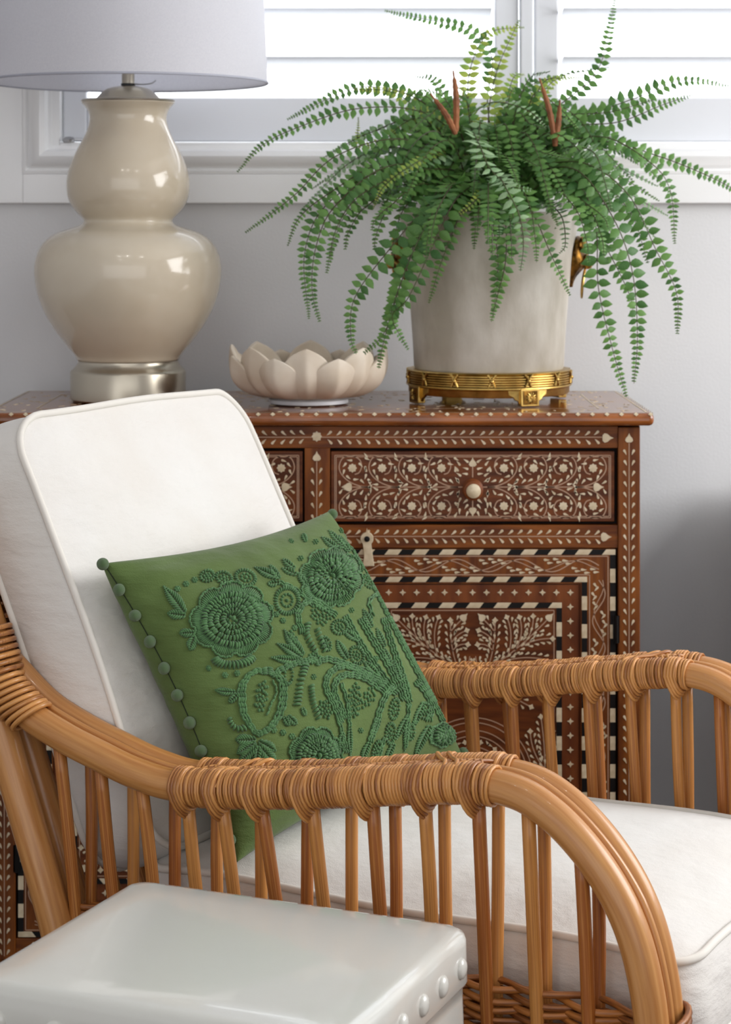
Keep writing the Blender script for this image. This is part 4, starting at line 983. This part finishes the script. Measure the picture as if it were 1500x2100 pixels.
def e_oval(c, rx, ry, rot=0, fill=True):
    mb = MB(); ca, sa = math.cos(rot), math.sin(rot); f = lambda a, k: (c[0]+rx*k*math.cos(a)*ca-ry*k*math.sin(a)*sa, c[1]+rx*k*math.cos(a)*sa+ry*k*math.sin(a)*ca)
    n = max(8, int((rx+ry)*.55))
    for k in range(n): a = 2*PI*k/n; stitch(mb, f(a, .72), f(a+.1, 1.05), .0016, .0022)
    if fill:
        m = max(4, int((rx+ry)*.22))
        for k in range(m): a = 2*PI*k/m; knot(mb, *f(a, .42), .0022)
        knot(mb, *c, .0026)
    emb('embroidered_bud', mb)
def e_flower(c, rx, ry, rot=0, lobes=9, rough_=0):
    mb = MB(); ca, sa = math.cos(rot), math.sin(rot)
    def f(a, k): return (c[0]+rx*k*math.cos(a)*ca-ry*k*math.sin(a)*sa, c[1]+rx*k*math.cos(a)*sa+ry*k*math.sin(a)*ca)
    sc = lambda a: 1-.10*abs(math.sin(a*lobes/2))**.5*-1-.10
    R = (rx+ry)/2; n = int(R*1.5)
    for k in range(n):                     # flat satin petals
        a = 2*PI*k/n; s_ = .86+.14*abs(math.sin(a*lobes/2))**.6; stitch(mb, f(a, .66), f(a+.02, s_*.97), .0013, .0008, h0=.0002)
    ol = [f(2*PI*k/(lobes*8), (.86+.14*abs(math.sin(PI*k/8))**.6)*1.0) for k in range(lobes*8)]
    rope(mb, ol, .0016, 5.0, .001, closed=True)
    for ring_, (k0, k1, rr, ar) in enumerate(((.56, .76, .0019, .0042), (.42, .60, .0019, .0052), (.29, .45, .0018, .006), (.15, .31, .0017, .0064))):
        m = max(8, int(2*PI*R*(k0+k1)/2/5.6))
        for k in range(m):
            a = 2*PI*(k+.5*(ring_ % 2))/m; j = er.uniform(-.02, .02)
            stitch(mb, f(a, k0+j), f(a+er.uniform(-.04, .04), k1+j), rr*(1+rough_*er.uniform(-.2, .4)), ar*(1+rough_*er.random()), h0=.001)
    for k in range(6): a = 2*PI*k/6; knot(mb, *f(a, .10), .0028)
    p = ps(c[0], c[1], .007); mb.ball(p, .0032, 8, 6); emb('embroidered_flower', mb)
def e_knots(pts, r=.0024):
    for x, y in pts:
        mb = MB()
        for k in range(6): a = 2*PI*k/6; knot(mb, x+4.2*math.cos(a), y+4.2*math.sin(a), r*.75)
        knot(mb, x, y, r); emb('embroidered_knot', mb)
def e_pile(c, rx, ry, rot=0, n=24):
    """oval filled with knots"""
    mb = MB(); ca, sa = math.cos(rot), math.sin(rot)
    for k in range(n):
        q = math.sqrt((k+.5)/n); a = k*2.39996; u, v = rx*q*math.cos(a), ry*q*math.sin(a); knot(mb, c[0]+u*ca-v*sa, c[1]+u*sa+v*ca, .0023)
    emb('embroidered_seedhead', mb)
e_flower((477, 1272), 84, 76, .1, 9); e_flower((678, 1186), 62, 64, .6, 8, .8); e_flower((646, 1552), 54, 62, 0, 8, .5)
e_knots([(366, 1208), (383, 1198), (400, 1190), (428, 1370), (461, 1385), (486, 1381), (562, 1497), (580, 1502), (598, 1510), (556, 1248), (567, 1261), (580, 1274), (605, 1288)])
e_oval((424, 1183), 15, 13); e_oval((457, 1188), 18, 13, .5); e_oval((500, 1188), 23, 17, .3)
for a in (((385, 1258), (334, 1196), 24), ((386, 1260), (342, 1254), 20), ((405, 1294), (366, 1296), 20), ((404, 1300), (384, 1338), 22), ((505, 1222), (540, 1238), 15),
          ((572, 1188), (515, 1163), 18), ((573, 1190), (548, 1158), 17), ((575, 1196), (545, 1200), 14), ((606, 1168), (575, 1146), 15), ((610, 1180), (575, 1164), 13), ((632, 1204), (608, 1172), 14),
          ((623, 1347), (577, 1287), 24), ((622, 1350), (562, 1317), 20), ((620, 1357), (547, 1349), 18), ((486, 1420), (431, 1418), 18), ((488, 1424), (464, 1446), 14), ((588, 1468), (608, 1490), 16), ((580, 1470), (592, 1492), 12),
          ((529, 1516), (477, 1520), 26), ((529, 1520), (481, 1551), 26), ((531, 1518), (573, 1540), 22), ((531, 1524), (484, 1575), 22), ((534, 1526), (575, 1570), 26), ((532, 1526), (530, 1580), 18),
          ((714, 1353), (689, 1308), 19), ((738, 1315), (700, 1290), 17), ((776, 1385), (742, 1352), 15), ((694, 1132), (652, 1100), 15), ((700, 1122), (668, 1086), 14), ((716, 1134), (690, 1096), 14),
          ((782, 1465), (757, 1520), 16), ((757, 1520), (735, 1568), 16), ((838, 1466), (812, 1520), 14), ((812, 1520), (787, 1568), 14), ((838, 1470), (832, 1545), 13), ((880, 1486), (850, 1560), 17), ((866, 1440), (846, 1500), 14),
          ((760, 1290), (738, 1246), 14), ((786, 1330), (765, 1286), 13), ((800, 1370), (780, 1325), 13), ((820, 1400), (800, 1352), 12), ((838, 1430), (822, 1380), 11), ((700, 1500), (690, 1545), 13), ((716, 1490), (712, 1560), 13)):
    e_leaf(*a)
mb = MB()
for k in range(15): a = .25+2.6*k/14; stitch(mb, (479+30*math.cos(a), 1342+12*math.sin(a)), (479+47*math.cos(a), 1346+26*math.sin(a)), .0022, .004)
emb('embroidered_fringe', mb)
e_bullion([(633, 1278), (630, 1300), (640, 1325), (652, 1342)], 13); e_bullion([(626, 1364), (616, 1395), (612, 1425), (606, 1452)], 15)
e_bullion([(505, 1492), (488, 1496), (474, 1486), (468, 1470)], 13); e_bullion([(652, 1290), (660, 1318), (672, 1345)], 11); e_bullion([(638, 1405), (640, 1440), (652, 1478)], 11)
e_pile((646, 1350), 13, 14, 0, 16); e_pile((661, 1258), 22, 24, 0, 34); e_pile((728, 1436), 15, 36, .1, 38); e_pile((760, 1425), 12, 30, .5, 22); e_pile((537, 1428), 13, 32, .1, 26); e_pile((664, 1455), 14, 20, -.4, 20); e_pile((600, 1308), 9, 15, -.5, 12)
e_oval((590, 1232), 27, 30, .2); e_oval((697, 1286), 17, 16); e_oval((732, 1344), 14, 20, -.4); e_oval((810, 1453), 10, 22, .1); e_oval((803, 1502), 11, 23, .1); e_oval((772, 1540), 10, 24, .3); e_oval((727, 1158), 20, 18, .5, False); e_oval((752, 1194), 11, 16, -.4); e_oval((868, 1460), 11, 18, -.2); e_oval((590, 1386), 9, 20, .1, False); e_oval((843, 1500), 9, 17); e_oval((670, 1320), 10, 16, -.4)
# heart shaped paisley
for k in (1, .82):
    e_stem([(560, 1372+6*(1-k)*10), (537-20*k, 1378), (537-44*k, 1410), (537-42*k, 1450), (537-22*k, 1490), (532, 1506-18*(1-k)), (537+24*k, 1486), (537+44*k, 1450), (537+46*k, 1410), (537+30*k, 1380)], .0018, 2)
e_stem([(556, 1396), (566, 1420), (556, 1445), (548, 1468)], .0015, 1)
for P in ([(798, 1412), (770, 1388), (738, 1372), (700, 1366), (674, 1384), (668, 1412), (682, 1445), (697, 1482)], [(792, 1420), (762, 1398), (735, 1386), (706, 1384), (688, 1400), (686, 1425), (700, 1455), (704, 1476)], [(707, 1263), (735, 1315), (772, 1370), (812, 1424)], [(736, 1270), (762, 1315), (795, 1370), (828, 1436)],
          [(646, 1362), (672, 1352), (720, 1366), (764, 1392)], [(555, 1388), (590, 1366), (622, 1358), (646, 1350)], [(622, 1300), (612, 1260), (640, 1232), (690, 1262)], [(572, 1196), (610, 1210), (640, 1240)], [(780, 1270), (800, 1330), (822, 1390), (838, 1440)],
          [(764, 1200), (786, 1250), (814, 1310), (846, 1370), (880, 1430), (905, 1480)], [(742, 1140), (765, 1185), (790, 1240)], [(800, 1262), (830, 1325), (862, 1385), (893, 1440)], [(690, 1106), (722, 1128), (744, 1160)], [(806, 1408), (790, 1430), (776, 1470), (758, 1520)], [(838, 1446), (836, 1480), (834, 1530)], [(846, 1400), (866, 1420), (880, 1450), (876, 1480)],
          [(700, 1400), (712, 1440), (716, 1490)], [(770, 1220), (752, 1236), (760, 1270)], [(742, 1380), (778, 1395), (800, 1420)], [(690, 1470), (700, 1510), (704, 1545)], [(790, 1510), (772, 1560), (768, 1580)], [(826, 1290), (852, 1345), (880, 1400)]):
    e_stem(P, .0016, 3 if len(P) > 3 else 2)
for k in range(900):         # small leaves and knots between the big motifs
    x, y = er.uniform(600, 905), er.uniform(1095, 1560)
    if x < 700 and 1280 < y < 1340: continue
    u, v = pat(x, y)
    if abs(u) > .93 or abs(v) > .86 or (x-600)*.62+1040 > y+60 or y > 1560: continue
    dmin = min(abs(x-a)+abs(y-b_) for a, b_ in EP)
    if dmin > 26: a = er.choice((-2.2, -1.9, 1.0, 1.2)); e_leaf((x-9*math.cos(a), y-9*math.sin(a)), (x+11*math.cos(a), y+11*math.sin(a)), 11)
    elif dmin > 17: e_knots([(x, y)], .002)
e_flower((905, 1508), 26, 24, 0, 6, .8); e_knots([(838, 1446), (852, 1480), (700, 1090), (745, 1128), (770, 1352)])


# ------------------------------------------------------------------ glazed ceramic side table
tc = V(-.145, 2.1515, 0); ta = math.atan2(-.39, .92)
stool = thing('ceramic_side_table', 'pale glazed ceramic side table with studded rim beside the armchair', 'side table', tc, ta)
TH = .56
b = MB()
def rrect(a, b_, r, z, n=8):
    out = []
    for cx_, cy_, a0 in ((a-r, b_-r, 0), (-a+r, b_-r, PI/2), (-a+r, -b_+r, PI), (a-r, -b_+r, 3*PI/2)):
        for k in range(n): th = a0+PI/2*k/(n-1); out.append((cx_+r*math.cos(th), cy_+r*math.sin(th), z))
    return out
A, B = .209, .176
lay = [(A-.05, B-.05, .02, TH+.0012), (A-.016, B-.016, .022, TH+.0005), (A-.008, B-.008, .02, TH-.001), (A-.0025, B-.0025, .022, TH-.005), (A, B, .024, TH-.011), (A+.001, B+.001, .024, TH-.056), (A-.0005, B-.0005, .024, TH-.059), (A-.003, B-.003, .023, TH-.061), (A-.003, B-.003, .023, TH-.075), (A+.004, B+.004, .026, .28), (A-.002, B-.002, .024, .075), (A+.001, B+.001, .024, .071), (A+.001, B+.001, .024, .005), (A-.004, B-.004, .022, 0)]
vs_ = []; fs = []; n = 32
for a, b2, r, z in lay: vs_ += rrect(a, b2, r, z)
for i in range(len(lay)-1):
    for k in range(n): m = (k+1) % n; fs.append((i*n+k, (i+1)*n+k, (i+1)*n+m, i*n+m))
fs.append(tuple(range(n))); fs.append(tuple(range((len(lay)-1)*n+n-1, (len(lay)-1)*n-1, -1)))
b.add(vs_, fs).build('body', M['stool'], stool, autos=False)
sm = MB(); sm.ball((0, 0, 0), .0115, 16, 8, (1, 1, .5)); msm = sm.mesh('stud'); msm.materials.append(M['stool'])
for z in (TH-.036, .04):
    for i in range(6):
        x = -A+.04+(2*A-.08)*i/5; y = -B+.036+(2*B-.072)*i/5
        for s_ in (-1, 1):
            inst('stud', msm, stool, (x, s_*(B+.0005), z), (PI/2, 0, 0)); inst('stud', msm, stool, (s_*(A+.0005), y, z), (0, PI/2, 0))

# ------------------------------------------------------------------ dark low cabinet whose edge shows beside the wall
side = thing('dark_chest', 'dark brown chest edge standing against the wall beyond the inlaid cabinet', 'chest', (1.037, 3.72, 0))
MB().box(-.32, .32, -.22, .22, .06, .80).build('body', M['chest'], side, smooth=False, bevel=.01, seg=3)
MB().box(-.335, .335, -.235, .23, .80, .825).build('top', M['chest'], side, smooth=False, bevel=.008, seg=3)
for k in (-1, 1):
    MB().box(k*.155-.145, k*.155+.145, -.232, -.22, .10, .76).build('door', M['chest'], side, smooth=False, bevel=.004)
    for j in (-1, 1): MB().box(k*.29-.02, k*.29+.02, j*.19-.02, j*.19+.02, 0, .06).build('foot', M['chest'], side, smooth=False, bevel=.003)
